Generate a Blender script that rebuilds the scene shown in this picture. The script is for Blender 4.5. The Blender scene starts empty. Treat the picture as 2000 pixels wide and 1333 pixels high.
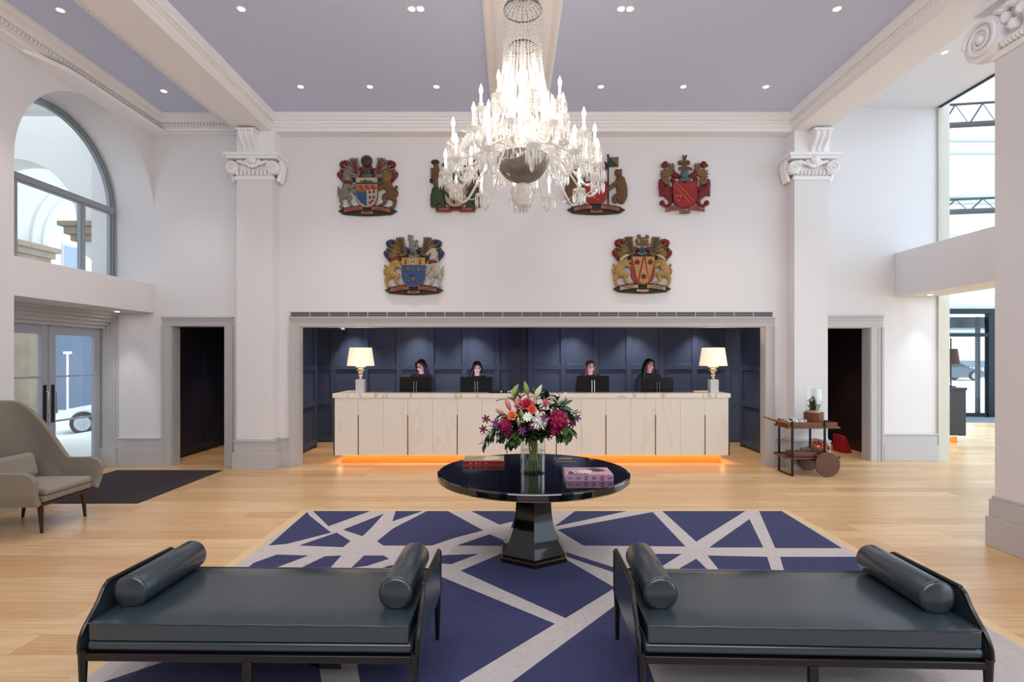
import bpy, math, random
from mathutils import Vector, Matrix, Euler
random.seed(7)
PI = math.pi
S = bpy.context.scene
COL = S.collection

# ------------------------------------------------------------------ camera, world, exposure
F = 1050.0; CX = 998.0; CY = 700.0; HC = 1.7
cd = bpy.data.cameras.new('camera'); cam = bpy.data.objects.new('camera', cd); COL.objects.link(cam)
cd.sensor_width = 36.0; cd.lens = 36.0 * F / 2000.0
cd.shift_x = (1000 - CX) / 2000.0; cd.shift_y = (CY - 666.5) / 2000.0
cd.clip_start = 0.05; cd.clip_end = 300
cam.location = (0, 0, HC); cam.rotation_euler = (PI / 2, 0, 0)
S.camera = cam
def at(px, py, Y):
    return Vector(((px - CX) * Y / F, Y, HC - (py - CY) * Y / F))
def fl(px, py, z=0.0):
    Y = (HC - z) * F / (py - CY)
    return Vector(((px - CX) * Y / F, Y, z))

W = bpy.data.worlds.new('world'); S.world = W; W.use_nodes = True
bg = W.node_tree.nodes['Background']; bg.inputs[0].default_value = (0.70, 0.86, 1.0, 1); bg.inputs[1].default_value = 2.7
S.view_settings.view_transform = 'Standard'; S.view_settings.look = 'None'
S.view_settings.gamma = 1.0; S.view_settings.use_curve_mapping = False
S.view_settings.exposure = 0.2
cy = S.cycles
cy.use_denoising = True; cy.max_bounces = 8; cy.diffuse_bounces = 4; cy.glossy_bounces = 4
cy.transmission_bounces = 6; cy.transparent_max_bounces = 12; cy.sample_clamp_indirect = 6.0
cy.caustics_reflective = False; cy.caustics_refractive = False

# fill lights added for brightness: behind the camera and under the arcade ceiling
def area(name, loc, size, power, color, rot=(0, 0, 0)):
    l = bpy.data.lights.new(name, 'AREA'); l.shape = 'RECTANGLE'; l.size, l.size_y = size
    l.energy = power; l.color = color
    o = bpy.data.objects.new(name, l); COL.objects.link(o); o.location = loc; o.rotation_euler = rot
    return o
area('lobby_fill', (0.3, -1.2, 5.3), (6.5, 1.6), 230, (1.0, 0.96, 0.92), (math.radians(18), 0, 0))  # added overhead fill, out of view, no fitting modelled
area('rear_fill', (0.0, -2.85, 4.3), (8.5, 1.6), 230, (0.88, 0.94, 1.0), (math.radians(112), 0, 0))  # added cool fill tilted up at the ceiling, no window in this wall
area('arcade_fill', (-7.9, 8.6, 5.64), (2.2, 7.0), 50, (0.86, 0.93, 1.0))  # added fill to brighten the arches and paving outside
def spot(name, loc, power, color=(1, 0.9, 0.78), ang=70, blend=0.8, parent=None, rot=(0, 0, 0), r=0.03):
    l = bpy.data.lights.new(name, 'SPOT'); l.energy = power; l.color = color
    l.spot_size = math.radians(ang); l.spot_blend = blend; l.shadow_soft_size = r
    o = bpy.data.objects.new(name, l); COL.objects.link(o); o.location = loc; o.rotation_euler = rot
    if parent: o.parent = parent
    return o

# ------------------------------------------------------------------ helpers
def lin(h):
    if isinstance(h, str):
        h = h.lstrip('#'); c = [int(h[i:i + 2], 16) / 255 for i in (0, 2, 4)]
    else:
        c = list(h)
    return tuple((x / 12.92 if x <= 0.04045 else ((x + 0.055) / 1.055) ** 2.4) for x in c) + (1,)
def mat(name, col, rough=0.5, metal=0.0, noise=None, bump=None, spec=0.5, trans=0.0, ior=1.45, coat=0.0, emit=None, es=0, sheen=0, alpha=1):
    m = bpy.data.materials.new(name); m.use_nodes = True
    nt = m.node_tree; b = nt.nodes['Principled BSDF']; L = nt.links
    c = lin(col)
    b.inputs['Base Color'].default_value = c; b.inputs['Roughness'].default_value = rough
    b.inputs['Metallic'].default_value = metal; b.inputs['Specular IOR Level'].default_value = spec
    b.inputs['Transmission Weight'].default_value = trans; b.inputs['IOR'].default_value = ior
    b.inputs['Coat Weight'].default_value = coat; b.inputs['Coat Roughness'].default_value = 0.03
    b.inputs['Sheen Weight'].default_value = sheen; b.inputs['Alpha'].default_value = alpha
    if emit: b.inputs['Emission Color'].default_value = lin(emit); b.inputs['Emission Strength'].default_value = es
    tc = nt.nodes.new('ShaderNodeTexCoord')
    if noise:
        sc, amt = noise[:2]
        n = nt.nodes.new('ShaderNodeTexNoise'); n.inputs['Scale'].default_value = sc; n.inputs['Detail'].default_value = 5
        L.new(tc.outputs['Object'], n.inputs['Vector'])
        r = nt.nodes.new('ShaderNodeMixRGB'); r.blend_type = 'MIX'
        d = tuple(max(0, x * (1 - amt)) for x in c[:3]) + (1,); e = tuple(min(1, x * (1 + amt)) for x in c[:3]) + (1,)
        if len(noise) > 2: e = lin(noise[2])
        r.inputs[1].default_value = d; r.inputs[2].default_value = e
        L.new(n.outputs['Fac'], r.inputs[0]); L.new(r.outputs[0], b.inputs['Base Color'])
    if bump:
        n = nt.nodes.new('ShaderNodeTexNoise'); n.inputs['Scale'].default_value = bump[0]; n.inputs['Detail'].default_value = 3
        L.new(tc.outputs['Object'], n.inputs['Vector'])
        bp = nt.nodes.new('ShaderNodeBump'); bp.inputs['Strength'].default_value = bump[1]; bp.inputs['Distance'].default_value = bump[2] if len(bump) > 2 else 0.01
        L.new(n.outputs['Fac'], bp.inputs['Height']); L.new(bp.outputs[0], b.inputs['Normal'])
    return m
def wood(name, c1, c2, rough, scale=(1, 12, 12), coat=0.0):
    m = mat(name, c1, rough, coat=coat); nt = m.node_tree; L = nt.links; b = nt.nodes['Principled BSDF']
    tc = nt.nodes.new('ShaderNodeTexCoord'); mp = nt.nodes.new('ShaderNodeMapping'); mp.inputs['Scale'].default_value = scale
    n = nt.nodes.new('ShaderNodeTexNoise'); n.inputs['Scale'].default_value = 3; n.inputs['Detail'].default_value = 8; n.inputs['Distortion'].default_value = 0.6
    r = nt.nodes.new('ShaderNodeMixRGB'); r.inputs[1].default_value = lin(c1); r.inputs[2].default_value = lin(c2)
    L.new(tc.outputs['Object'], mp.inputs[0]); L.new(mp.outputs[0], n.inputs['Vector']); L.new(n.outputs['Fac'], r.inputs[0]); L.new(r.outputs[0], b.inputs['Base Color'])
    return m
def floor_mat():
    m = mat('oak floor', '#d8b58c', 0.33, spec=0.4); nt = m.node_tree; L = nt.links; b = nt.nodes['Principled BSDF']
    N = nt.nodes.new
    tc = N('ShaderNodeTexCoord')
    br = N('ShaderNodeTexBrick'); br.offset = 0.37; br.inputs['Scale'].default_value = 1
    br.inputs['Brick Width'].default_value = 2.1; br.inputs['Row Height'].default_value = 0.22
    br.inputs['Mortar Size'].default_value = 0.0016; br.inputs['Mortar Smooth'].default_value = 0.3; br.inputs['Bias'].default_value = 0
    br.inputs['Color1'].default_value = lin('#ddbb90'); br.inputs['Color2'].default_value = lin('#c9a174'); br.inputs['Mortar'].default_value = lin('#8f6f4a')
    L.new(tc.outputs['Object'], br.inputs['Vector'])
    mp = N('ShaderNodeMapping'); mp.inputs['Scale'].default_value = (0.7, 14, 1); L.new(tc.outputs['Object'], mp.inputs[0])
    n = N('ShaderNodeTexNoise'); n.inputs['Scale'].default_value = 2.2; n.inputs['Detail'].default_value = 9; n.inputs['Distortion'].default_value = 0.8
    L.new(mp.outputs[0], n.inputs['Vector'])
    cr = N('ShaderNodeValToRGB'); cr.color_ramp.elements[0].position = 0.3; cr.color_ramp.elements[1].position = 0.75
    cr.color_ramp.elements[0].color = (0.74, 0.72, 0.7, 1); cr.color_ramp.elements[1].color = (1.12, 1.1, 1.08, 1)
    L.new(n.outputs['Fac'], cr.inputs[0])
    mx = N('ShaderNodeMixRGB'); mx.blend_type = 'MULTIPLY'; mx.inputs[0].default_value = 0.8
    L.new(br.outputs['Color'], mx.inputs[1]); L.new(cr.outputs[0], mx.inputs[2]); L.new(mx.outputs[0], b.inputs['Base Color'])
    bp = N('ShaderNodeBump'); bp.inputs['Strength'].default_value = 0.08; bp.inputs['Distance'].default_value = 0.01
    L.new(n.outputs['Fac'], bp.inputs['Height']); L.new(bp.outputs[0], b.inputs['Normal'])
    return m
def marble(name, base, vein, scale, w0=0.47, w1=0.5, rough=0.25):
    m = mat(name, base, rough); nt = m.node_tree; L = nt.links; b = nt.nodes['Principled BSDF']; N = nt.nodes.new
    tc = N('ShaderNodeTexCoord')
    n = N('ShaderNodeTexNoise'); n.inputs['Scale'].default_value = scale; n.inputs['Detail'].default_value = 3; n.inputs['Distortion'].default_value = 1.2; n.inputs['Roughness'].default_value = 0.45
    mp = N('ShaderNodeMapping'); mp.inputs['Rotation'].default_value = (0.3, 0.6, 0.4); mp.inputs['Scale'].default_value = (1.3, 1, 0.35)
    L.new(tc.outputs['Object'], mp.inputs[0]); L.new(mp.outputs[0], n.inputs['Vector'])
    cr = N('ShaderNodeValToRGB'); e = cr.color_ramp.elements
    e[0].position = w0 - 0.02; e[0].color = lin(base); e[1].position = w1 + 0.02; e[1].color = lin(base)
    k = e.new((w0 + w1) / 2); k.color = lin(vein)
    L.new(n.outputs['Fac'], cr.inputs[0]); L.new(cr.outputs[0], b.inputs['Base Color'])
    return m
def thin_glass(name, tint=(1, 1, 1), gloss=0.015):
    m = bpy.data.materials.new(name); m.use_nodes = True; nt = m.node_tree; nt.nodes.clear(); N = nt.nodes.new; L = nt.links
    o = N('ShaderNodeOutputMaterial'); t = N('ShaderNodeBsdfTransparent'); t.inputs[0].default_value = (*tint, 1)
    g = N('ShaderNodeBsdfGlossy'); g.inputs['Roughness'].default_value = 0.02
    lw = N('ShaderNodeLayerWeight'); lw.inputs[0].default_value = 0.25
    mr = N('ShaderNodeMath'); mr.operation = 'MULTIPLY_ADD'; mr.inputs[1].default_value = 0.22; mr.inputs[2].default_value = gloss
    x = N('ShaderNodeMixShader'); L.new(lw.outputs['Fresnel'], mr.inputs[0]); L.new(mr.outputs[0], x.inputs[0]); L.new(t.outputs[0], x.inputs[1]); L.new(g.outputs[0], x.inputs[2]); L.new(x.outputs[0], o.inputs[0])
    return m
def crystal_mat():
    m = bpy.data.materials.new('cut crystal'); m.use_nodes = True; nt = m.node_tree; nt.nodes.clear(); N = nt.nodes.new; L = nt.links
    o = N('ShaderNodeOutputMaterial'); g = N('ShaderNodeBsdfGlass'); g.inputs['Roughness'].default_value = 0.02; g.inputs['IOR'].default_value = 1.5
    t = N('ShaderNodeBsdfTranslucent'); t.inputs[0].default_value = (1, 0.98, 0.94, 1)
    d = N('ShaderNodeBsdfDiffuse'); d.inputs[0].default_value = (0.95, 0.93, 0.9, 1)
    gl = N('ShaderNodeBsdfGlossy'); gl.inputs['Roughness'].default_value = 0.08
    a = N('ShaderNodeMixShader'); a.inputs[0].default_value = 0.5; L.new(t.outputs[0], a.inputs[1]); L.new(d.outputs[0], a.inputs[2])
    a2 = N('ShaderNodeMixShader'); a2.inputs[0].default_value = 0.35; L.new(a.outputs[0], a2.inputs[1]); L.new(gl.outputs[0], a2.inputs[2])
    tr = N('ShaderNodeBsdfTransparent')
    b = N('ShaderNodeMixShader'); b.inputs[0].default_value = 0.62; L.new(tr.outputs[0], b.inputs[1]); L.new(a2.outputs[0], b.inputs[2])
    L.new(b.outputs[0], o.inputs[0])
    return m

ORG = {}
class MB:
    def __init__(s): s.v = []; s.f = []; s.m = []
    def add(s, vs, fs, mi=0):
        n = len(s.v); s.v += [Vector(v) for v in vs]; s.f += [tuple(i + n for i in f) for f in fs]; s.m += [mi] * len(fs); return s
    def box(s, x0, x1, y0, y1, z0, z1, mi=0):
        return s.add([(x0, y0, z0), (x1, y0, z0), (x1, y1, z0), (x0, y1, z0), (x0, y0, z1), (x1, y0, z1), (x1, y1, z1), (x0, y1, z1)],
                     [(0, 3, 2, 1), (4, 5, 6, 7), (0, 1, 5, 4), (1, 2, 6, 5), (2, 3, 7, 6), (3, 0, 4, 7)], mi)
    def tube(s, pts, r, seg=8, mi=0, cap=True, sq=None, closed=False):
        pts = [Vector(p) for p in pts]; n = len(pts)
        if not hasattr(r, '__len__'): r = [r] * n
        vs = []; prev = None
        for i, p in enumerate(pts):
            a = pts[i - 1] if (i > 0 or closed) else p; b = pts[(i + 1) % n] if (i < n - 1 or closed) else p
            t = (b - a); t = t.normalized() if t.length > 1e-9 else Vector((0, 0, 1))
            if prev is None:
                u = Vector((0, 1, 0)) if abs(t.y) < 0.9 else Vector((1, 0, 0))
            else: u = prev
            u = (u - t * u.dot(t)).normalized(); w = t.cross(u); prev = u
            for k in range(seg):
                an = 2 * PI * k / seg
                o = (u * math.cos(an) + w * math.sin(an)) * r[i]
                if sq: o = Vector((o.x * sq[0], o.y * sq[1], o.z * sq[2]))
                vs.append(p + o)
        fs = []
        for i in range(n if closed else n - 1):
            j = (i + 1) % n
            for k in range(seg):
                k2 = (k + 1) % seg
                fs.append((i * seg + k, i * seg + k2, j * seg + k2, j * seg + k))
        if cap and not closed:
            fs.append(tuple(reversed(range(seg)))); fs.append(tuple((n - 1) * seg + k for k in range(seg)))
        return s.add(vs, fs, mi)
    def lathe(s, prof, c=(0, 0, 0), seg=24, mi=0, a0=0, ax='z', sx=1, sy=1):
        vs = []; n = len(prof); c = Vector(c)
        for (r, z) in prof:
            for k in range(seg):
                a = a0 + 2 * PI * k / seg; x, y = r * math.cos(a) * sx, r * math.sin(a) * sy
                p = Vector((x, y, z)) if ax == 'z' else (Vector((z, x, y)) if ax == 'x' else Vector((y, z, x)))
                vs.append(c + p)
        fs = [(i * seg + k, i * seg + (k + 1) % seg, (i + 1) * seg + (k + 1) % seg, (i + 1) * seg + k) for i in range(n - 1) for k in range(seg)]
        if prof[0][0] > 1e-4: fs.append(tuple(reversed(range(seg))))
        if prof[-1][0] > 1e-4: fs.append(tuple((n - 1) * seg + k for k in range(seg)))
        return s.add(vs, fs, mi)
    def ell(s, c, r, seg=14, rings=8, mi=0):
        if not hasattr(r, '__len__'): r = (r, r, r)
        vs = []; c = Vector(c)
        for i in range(rings + 1):
            th = PI * i / rings; rr = max(math.sin(th), 1e-3)
            for k in range(seg):
                a = 2 * PI * k / seg
                vs.append(c + Vector((r[0] * rr * math.cos(a), r[1] * rr * math.sin(a), -r[2] * math.cos(th))))
        fs = [(i * seg + k, i * seg + (k + 1) % seg, (i + 1) * seg + (k + 1) % seg, (i + 1) * seg + k) for i in range(rings) for k in range(seg)]
        return s.add(vs, fs, mi)
    def prism(s, pts, vec, mi=0):
        pts = [Vector(p) for p in pts]; vec = Vector(vec); n = len(pts)
        nrm = Vector((0, 0, 0))
        for i in range(n): nrm += pts[i].cross(pts[(i + 1) % n])
        if nrm.dot(vec) < 0: pts.reverse()
        return s.add(pts + [p + vec for p in pts], [tuple(reversed(range(n))), tuple(range(n, 2 * n))] + [(i, (i + 1) % n, n + (i + 1) % n, n + i) for i in range(n)], mi)
    def ext(s, prof, p0, out, up, vec, mi=0):
        out = Vector(out); up = Vector(up); p0 = Vector(p0)
        return s.prism([p0 + out * a + up * b for a, b in prof], vec, mi)
    def xf(s, M):
        s.v = [M @ v for v in s.v]; return s
    def join(s, o, mi=None):
        return s.add(o.v, o.f, 0) if mi is not None else s._j(o)
    def _j(s, o):
        n = len(s.v); s.v += o.v; s.f += [tuple(i + n for i in f) for f in o.f]; s.m += o.m; return s
    def obj(s, name, mats, parent=None, w=True, smooth=35, bevel=0, bseg=2, sub=0, remesh=0, loc=None, rot=None, solid=0):
        if not isinstance(mats, (list, tuple)): mats = [mats]
        org = ORG.get(parent.name, Vector((0, 0, 0))) if (parent and w) else Vector((0, 0, 0))
        if parent is None and loc is not None and w: org = Vector(loc)
        me = bpy.data.meshes.new(name); me.from_pydata([tuple(v - org) for v in s.v], [], s.f)
        for m in mats: me.materials.append(m)
        if len(mats) > 1: me.polygons.foreach_set('material_index', s.m)
        me.update()
        if smooth is not None:
            me.shade_smooth()
            if smooth < 180: me.set_sharp_from_angle(angle=math.radians(smooth))
        o = bpy.data.objects.new(name, me); COL.objects.link(o)
        if parent: o.parent = parent; ORG[o.name] = org
        if loc is not None: o.location = loc; ORG[o.name] = Vector(loc)
        if rot is not None: o.rotation_euler = rot
        if solid:
            md = o.modifiers.new('solid', 'SOLIDIFY'); md.thickness = solid; md.offset = 0
        if remesh:
            md = o.modifiers.new('remesh', 'REMESH'); md.mode = 'VOXEL'; md.voxel_size = remesh; md.use_smooth_shade = True
            md = o.modifiers.new('smooth', 'SMOOTH'); md.iterations = 4; md.factor = 0.5
        if bevel:
            md = o.modifiers.new('bevel', 'BEVEL'); md.width = bevel; md.segments = bseg; md.limit_method = 'ANGLE'; md.angle_limit = math.radians(40)
        if sub:
            md = o.modifiers.new('sub', 'SUBSURF'); md.levels = sub; md.render_levels = sub
        return o
def thing(name, label, cat, loc=(0, 0, 0), rz=0, group=None):
    o = bpy.data.objects.new(name, None); COL.objects.link(o); o.location = loc; o.rotation_euler = (0, 0, rz)
    o.empty_display_size = 0.1
    ORG[o.name] = Vector(loc)
    return tag(o, label, cat, group)
def tag(o, label, cat, group=None):
    o['label'] = label; o['category'] = cat
    if group: o['group'] = group
    return o
def struct(o): o['kind'] = 'structure'; return o
def kids(o): return [c for c in COL.objects if c.parent == o]
def copy_tree(o, parent=None):
    c = o.copy(); COL.objects.link(c)
    if parent: c.parent = parent
    for ch in kids(o): copy_tree(ch, c)
    return c
def text(name, body, size, m, parent, loc, rot, extrude=0.0008, align='CENTER'):
    cu = bpy.data.curves.new(name, 'FONT'); cu.body = body; cu.size = size; cu.extrude = extrude
    cu.align_x = align; cu.align_y = 'CENTER'; cu.materials.append(m)
    tmp = bpy.data.objects.new(name + '_outline', cu); COL.objects.link(tmp)
    bpy.context.view_layer.update()
    me = bpy.data.meshes.new_from_object(tmp.evaluated_get(bpy.context.evaluated_depsgraph_get()))
    bpy.data.objects.remove(tmp); me.name = name
    if not me.materials: me.materials.append(m)
    o = bpy.data.objects.new(name, me); COL.objects.link(o); o.parent = parent
    o.location = Vector(loc) - ORG.get(parent.name, Vector((0, 0, 0))); o.rotation_euler = rot
    return o
def smooth_pts(P, n=4):
    P = [Vector(p) for p in P]; out = []
    for i in range(len(P) - 1):
        a = P[max(i - 1, 0)]; b = P[i]; c = P[i + 1]; d = P[min(i + 2, len(P) - 1)]
        for k in range(n):
            t = k / n
            out.append(0.5 * ((2 * b) + (c - a) * t + (2 * a - 5 * b + 4 * c - d) * t * t + (3 * b - a - 3 * c + d) * t ** 3))
    out.append(P[-1]); return out
def lerp_r(R, n=4):
    out = []
    for i in range(len(R) - 1):
        for k in range(n): out.append(R[i] + (R[i + 1] - R[i]) * k / n)
    out.append(R[-1]); return out

# ------------------------------------------------------------------ materials
M_wall = mat('wall paint', '#e4e1e3', 0.65, noise=(0.6, 0.015))
M_ceil = mat('ceiling paint', '#ced9f6', 0.7)
M_ceilR = mat('bay ceiling paint', '#e6e8ee', 0.6)
M_trim = mat('plaster trim', '#f5f4f6', 0.55)
M_grey = mat('grey joinery paint', '#bfbcbc', 0.4)
M_door = mat('door paint', '#aeb0ba', 0.35)
M_navy = mat('navy panelling', '#48536b', 0.38, spec=0.4)
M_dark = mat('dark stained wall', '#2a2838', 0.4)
M_brown = mat('dark brown wall', '#2c1d19', 0.35)
M_floor = floor_mat()
M_border = wood('pale oak border', '#dfc096', '#cfae80', 0.4, (14, 1, 1))
M_marble = marble('calacatta marble', '#ece5dc', '#cbb9a0', 1.5, 0.48, 0.5)
M_panel = marble('white desk panel', '#e6ded4', '#dfd6ca', 1.2, 0.49, 0.50, 0.4)
M_gold = mat('bronze strip', '#8a6a40', 0.35, 0.9)
M_plinth = wood('oak plinth', '#c98d46', '#b57a36', 0.4)
M_black = mat('black lacquer', '#07060b', 0.04, spec=0.6, coat=0.6)
M_brass = mat('brass edge', '#b79a68', 0.3, 1.0)
M_leather = mat('blue grey leather', '#2b363d', 0.25, spec=0.8, bump=(220, 0.12, 0.001))
M_ebony = mat('ebonised wood', '#120d0d', 0.3)
M_chrome = mat('chrome', '#d8d8da', 0.08, 1.0)
M_steel = mat('dark steel', '#1d2a2e', 0.35, 0.6)
M_glass = thin_glass('window glass')
M_vase = thin_glass('vase glass', (0.98, 0.99, 0.985), 0.05)
M_crystal = crystal_mat()
M_dl = mat('lamp lens', '#ffffff', 0.4, emit='#fff2de', es=30)
M_white = mat('white enamel', '#f2f0ee', 0.4)
M_bulb = mat('candle bulb glow', '#ffffff', 0.4, emit='#fff0dc', es=34)
# ------------------------------------------------------------------ the room
YW = 8.46; YR = 8.9; HCE = 5.42
XL = -5.62; XLo = -6.23
b = MB().box(-6.6, 7.3, -3.0, 9.3, -0.12, 0).box(-6.6, 8.0, 9.3, 11.2, -0.12, 0).box(7.3, 20, -3.0, 9.3, -0.12, 0).box(8.0, 20, 9.3, 15.6, -0.12, 0)
struct(b.obj('floor', M_floor))

# back wall with its openings (reception recess X -3.34..4.0, side doorway X -5.34..-4.5)
b = MB()
Yb = YW + 0.16
b.box(-6.6, -5.34, YW, Yb, 0, 2.21).box(-4.50, -3.34, YW, Yb, 0, 2.21).box(4.0, 4.95, YW, Yb, 0, 2.21)
b.box(-6.6, 4.95, YW, Yb, 2.21, 5.6)
struct(b.obj('wall_back', M_wall))
b = MB().box(4.80, 5.1, YR, YR + 0.2, 0, 2.21).box(5.95, 7.05, YR, YR + 0.2, 0, 2.21).box(4.80, 7.05, YR, YR + 0.2, 2.21, 5.85).box(4.80, 4.9, Yb, YR, 0, 5.6)
struct(b.obj('wall_right', M_wall))

# left wall: arch over a box beam over the street doors
def arch_pts(cy_, cz, r, n=40, a0=0, a1=PI):
    return [(cy_ + r * math.cos(a0 + (a1 - a0) * i / n), cz + r * math.sin(a0 + (a1 - a0) * i / n)) for i in range(n + 1)]
AY, AZ, AR = 7.27, 3.99, 1.19
b = MB().box(XLo, XL, -3.0, AY - AR, 0, 5.6)
ap = arch_pts(AY, AZ, AR)
for i in range(40):
    (y0, z0), (y1, z1) = ap[i], ap[i + 1]
    b.prism([(XL, y0, z0), (XL, y0, 5.6), (XL, y1, 5.6), (XL, y1, z1)], (XLo - XL, 0, 0))
struct(b.obj('wall_left', M_wall, smooth=30))
struct(MB().box(XLo, XL + 0.004, AY - AR, YW, 2.41, 2.86).obj('trim_1', M_wall, bevel=0.004))

# beams
M_beamp = M_trim
def cornice_profile(p, d):   # (out, up) from the wall at ceiling level, projecting p and dropping d
    return [(0, 0), (p, 0), (p, -0.10 * d), (p * 0.93, -0.14 * d), (p * 0.90, -0.26 * d), (p * 0.74, -0.34 * d), (p * 0.66, -0.44 * d), (p * 0.66, -0.50 * d),
            (p * 0.46, -0.52 * d), (p * 0.46, -0.72 * d), (p * 0.30, -0.74 * d), (p * 0.26, -0.86 * d), (p * 0.06, -0.94 * d), (p * 0.06, -1.0 * d), (0, -1.0 * d)]
def cornice(name, p0, out, along, length, p, d, dent=True):
    out = Vector(out); al = Vector(along); p0 = Vector(p0); up = Vector((0, 0, 1))
    b = MB().ext(cornice_profile(p, d), p0, out, up, al * length)
    if dent:
        n = int(length / 0.05)
        for i in range(n):
            q = p0 + al * (i * 0.05 + 0.01) + up * (-0.70 * d)
            b.prism([q, q + out * p * 0.56, q + out * p * 0.56 + al * 0.026, q + al * 0.026], up * 0.16 * d)
    return struct(b.obj(name, M_trim, smooth=None))
Y0 = -3.0
struct(MB().box(-4.19, -3.68, Y0, YW, 5.18, 5.5).obj('beam_left', M_trim, bevel=0.01))
struct(MB().box(4.31, 4.85, Y0, YW, 5.18, 5.9).obj('beam_right', M_trim, bevel=0.01))
struct(MB().box(-3.68, 4.31, 8.25, YW, 5.18, 5.5).obj('beam_back', M_trim))
cornice('trim_2', (-3.68, Y0, HCE), (1, 0, 0), (0, 1, 0), 8.25 - Y0, 0.11, 0.20)
cornice('trim_3', (4.31, Y0, HCE), (-1, 0, 0), (0, 1, 0), 8.25 - Y0, 0.11, 0.20)
cornice('trim_4', (-3.68, 8.25, HCE), (0, -1, 0), (1, 0, 0), 7.99, 0.14, 0.20, False)
cornice('trim_5', (-4.19, Y0, HCE), (-1, 0, 0), (0, 1, 0), YW - Y0, 0.33, 0.20)
cornice('trim_6', (XL, Y0, HCE), (1, 0, 0), (0, 1, 0), YW - Y0, 0.37, 0.20)
cornice('trim_7', (XL, YW, HCE), (0, -1, 0), (1, 0, 0), 1.43, 0.34, 0.20)
# swelling fascia above the arch
b = MB(); prof = []
n = 24
for i in range(n + 1):
    t = i / n; y = 6.15 + t * (YW - 6.15); s_ = min(1, math.sin(min(1, t * 4) * PI / 2)); e_ = 1
    prof.append((y, s_))
vs = []
for y, s_ in prof: vs += [(XL, y, 5.25), (XL + 0.05 + 0.18 * s_, y, 5.25), (XL + 0.04 + 0.18 * s_, y, 5.20), (XL + 0.16 * s_, y, 5.22 - 0.04 * s_), (XL, y, 5.22 - 0.055 * s_)]
fs = [(i * 5 + k, i * 5 + (k + 1) % 5, (i + 1) * 5 + (k + 1) % 5, (i + 1) * 5 + k) for i in range(n) for k in range(5)] + [(4, 3, 2, 1, 0), tuple(n * 5 + k for k in range(5))]
struct(b.add(vs, fs).obj('trim_8', M_trim, smooth=50))

# wall behind the camera
struct(MB().box(-6.4, 7.2, -3.1, -3.0, 0, 6.0).obj('wall_front', mat('rear wall paint', '#8f8782', 0.6)))
# ceilings
b = MB().box(XLo, 4.31, Y0, YW, HCE, HCE + 0.1)
struct(b.obj('ceiling', M_ceil))
struct(MB().box(4.85, 7.05, Y0, YR + 0.2, 5.85, 5.95).obj('ceiling_right', M_ceilR))
# flat beam down the middle of the ceiling
b = MB().ext([(-0.30, 0), (-0.30, -0.03), (-0.27, -0.05), (-0.25, -0.05), (-0.22, -0.035), (-0.20, -0.035), (-0.17, -0.075), (-0.12, -0.08), (0.36, -0.08), (0.41, -0.075), (0.44, -0.035), (0.46, -0.035), (0.49, -0.05), (0.51, -0.05), (0.54, -0.03), (0.54, 0)],
             (0, Y0, HCE), (1, 0, 0), (0, 0, 1), (0, 8.15 - Y0, 0))
struct(b.obj('trim_9', M_trim, smooth=None))

# dark rooms behind: corridor, recess, back panelling
def panelled(name, X0, X1, Y, z1, cols, rows, m, face=-1, groove=True, ax='x', th=0.1):
    """wall along X (ax x, facing -Y) or along Y (ax y at X=Y arg, facing face*X) with raised stiles and rails"""
    b = MB(); t = 0.03
    def bx(a0, a1, c0, c1, z0_, z1_):
        if ax == 'x': b.box(a0, a1, min(c0, c1), max(c0, c1), z0_, z1_)
        else: b.box(min(c0, c1), max(c0, c1), a0, a1, z0_, z1_)
    bx(X0, X1, Y, Y - face * th, 0, z1)
    for c in cols: bx(c - 0.05, c + 0.05, Y, Y + face * t, 0, z1)
    for r in rows:
        cc = sorted([X0] + list(cols) + [X1])
        for i in range(len(cc) - 1):
            a = cc[i] + (0.05 if i else 0); d_ = cc[i + 1] - (0.05 if i < len(cc) - 2 else 0)
            if d_ > a: bx(a, d_, Y, Y + face * (t - 0.001), r - 0.05, r + 0.05)
    # bolection moulding in each field
    cc = sorted(cols)
    rr = sorted(rows)
    for i in range(len(cc) - 1):
        for j in range(len(rr) - 1):
            a0, a1, q0, q1 = cc[i] + 0.05, cc[i + 1] - 0.05, rr[j] + 0.05, rr[j + 1] - 0.05
            w = 0.014
            for (e0, e1, g0, g1) in ((a0, a0 + w, q0, q1), (a1 - w, a1, q0, q1), (a0 + w, a1 - w, q0, q0 + w), (a0 + w, a1 - w, q1 - w, q1)):
                bx(e0, e1, Y, Y + face * 0.016, g0, g1)
    return struct(b.obj(name, m, bevel=0.003, bseg=1, smooth=None))
ZR = 2.5
cols = [-3.60 + 0.665 * i for i in range(13)]
panelled('wall_recess_back', -5.8, 6.6, 10.9, ZR, cols, [0.08, 0.82, 1.52, 2.34], M_navy)
panelled('wall_recess_left', 8.64, 10.28, -3.73, ZR, [8.70, 9.45, 10.23], [0.10, 0.84, 1.52, 2.36], M_navy, face=1, ax='y', th=0.12)
panelled('wall_recess_right', 8.64, 10.38, 4.45, ZR, [8.70, 9.52, 10.33], [0.10, 0.84, 1.52, 2.36], M_navy, face=-1, ax='y', th=0.12)
struct(MB().box(-0.02, 0.20, 10.55, 10.86, 0, ZR).obj('pillar', M_dark, bevel=0.006))
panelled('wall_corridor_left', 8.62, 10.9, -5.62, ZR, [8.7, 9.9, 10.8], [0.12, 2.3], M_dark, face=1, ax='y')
b = MB().box(6.36, 6.46, 9.1, 10.9, 0, ZR).box(6.335, 6.36, 9.1, 10.9, 0, 0.2)
struct(b.obj('wall_corridor_right', M_brown, bevel=0.004))
struct(MB().box(-5.8, 4.79, Yb, 11.0, ZR, ZR + 0.1).box(4.79, 6.6, YR + 0.2, 11.0, ZR, ZR + 0.1).obj('ceiling_recess', M_navy))
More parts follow.
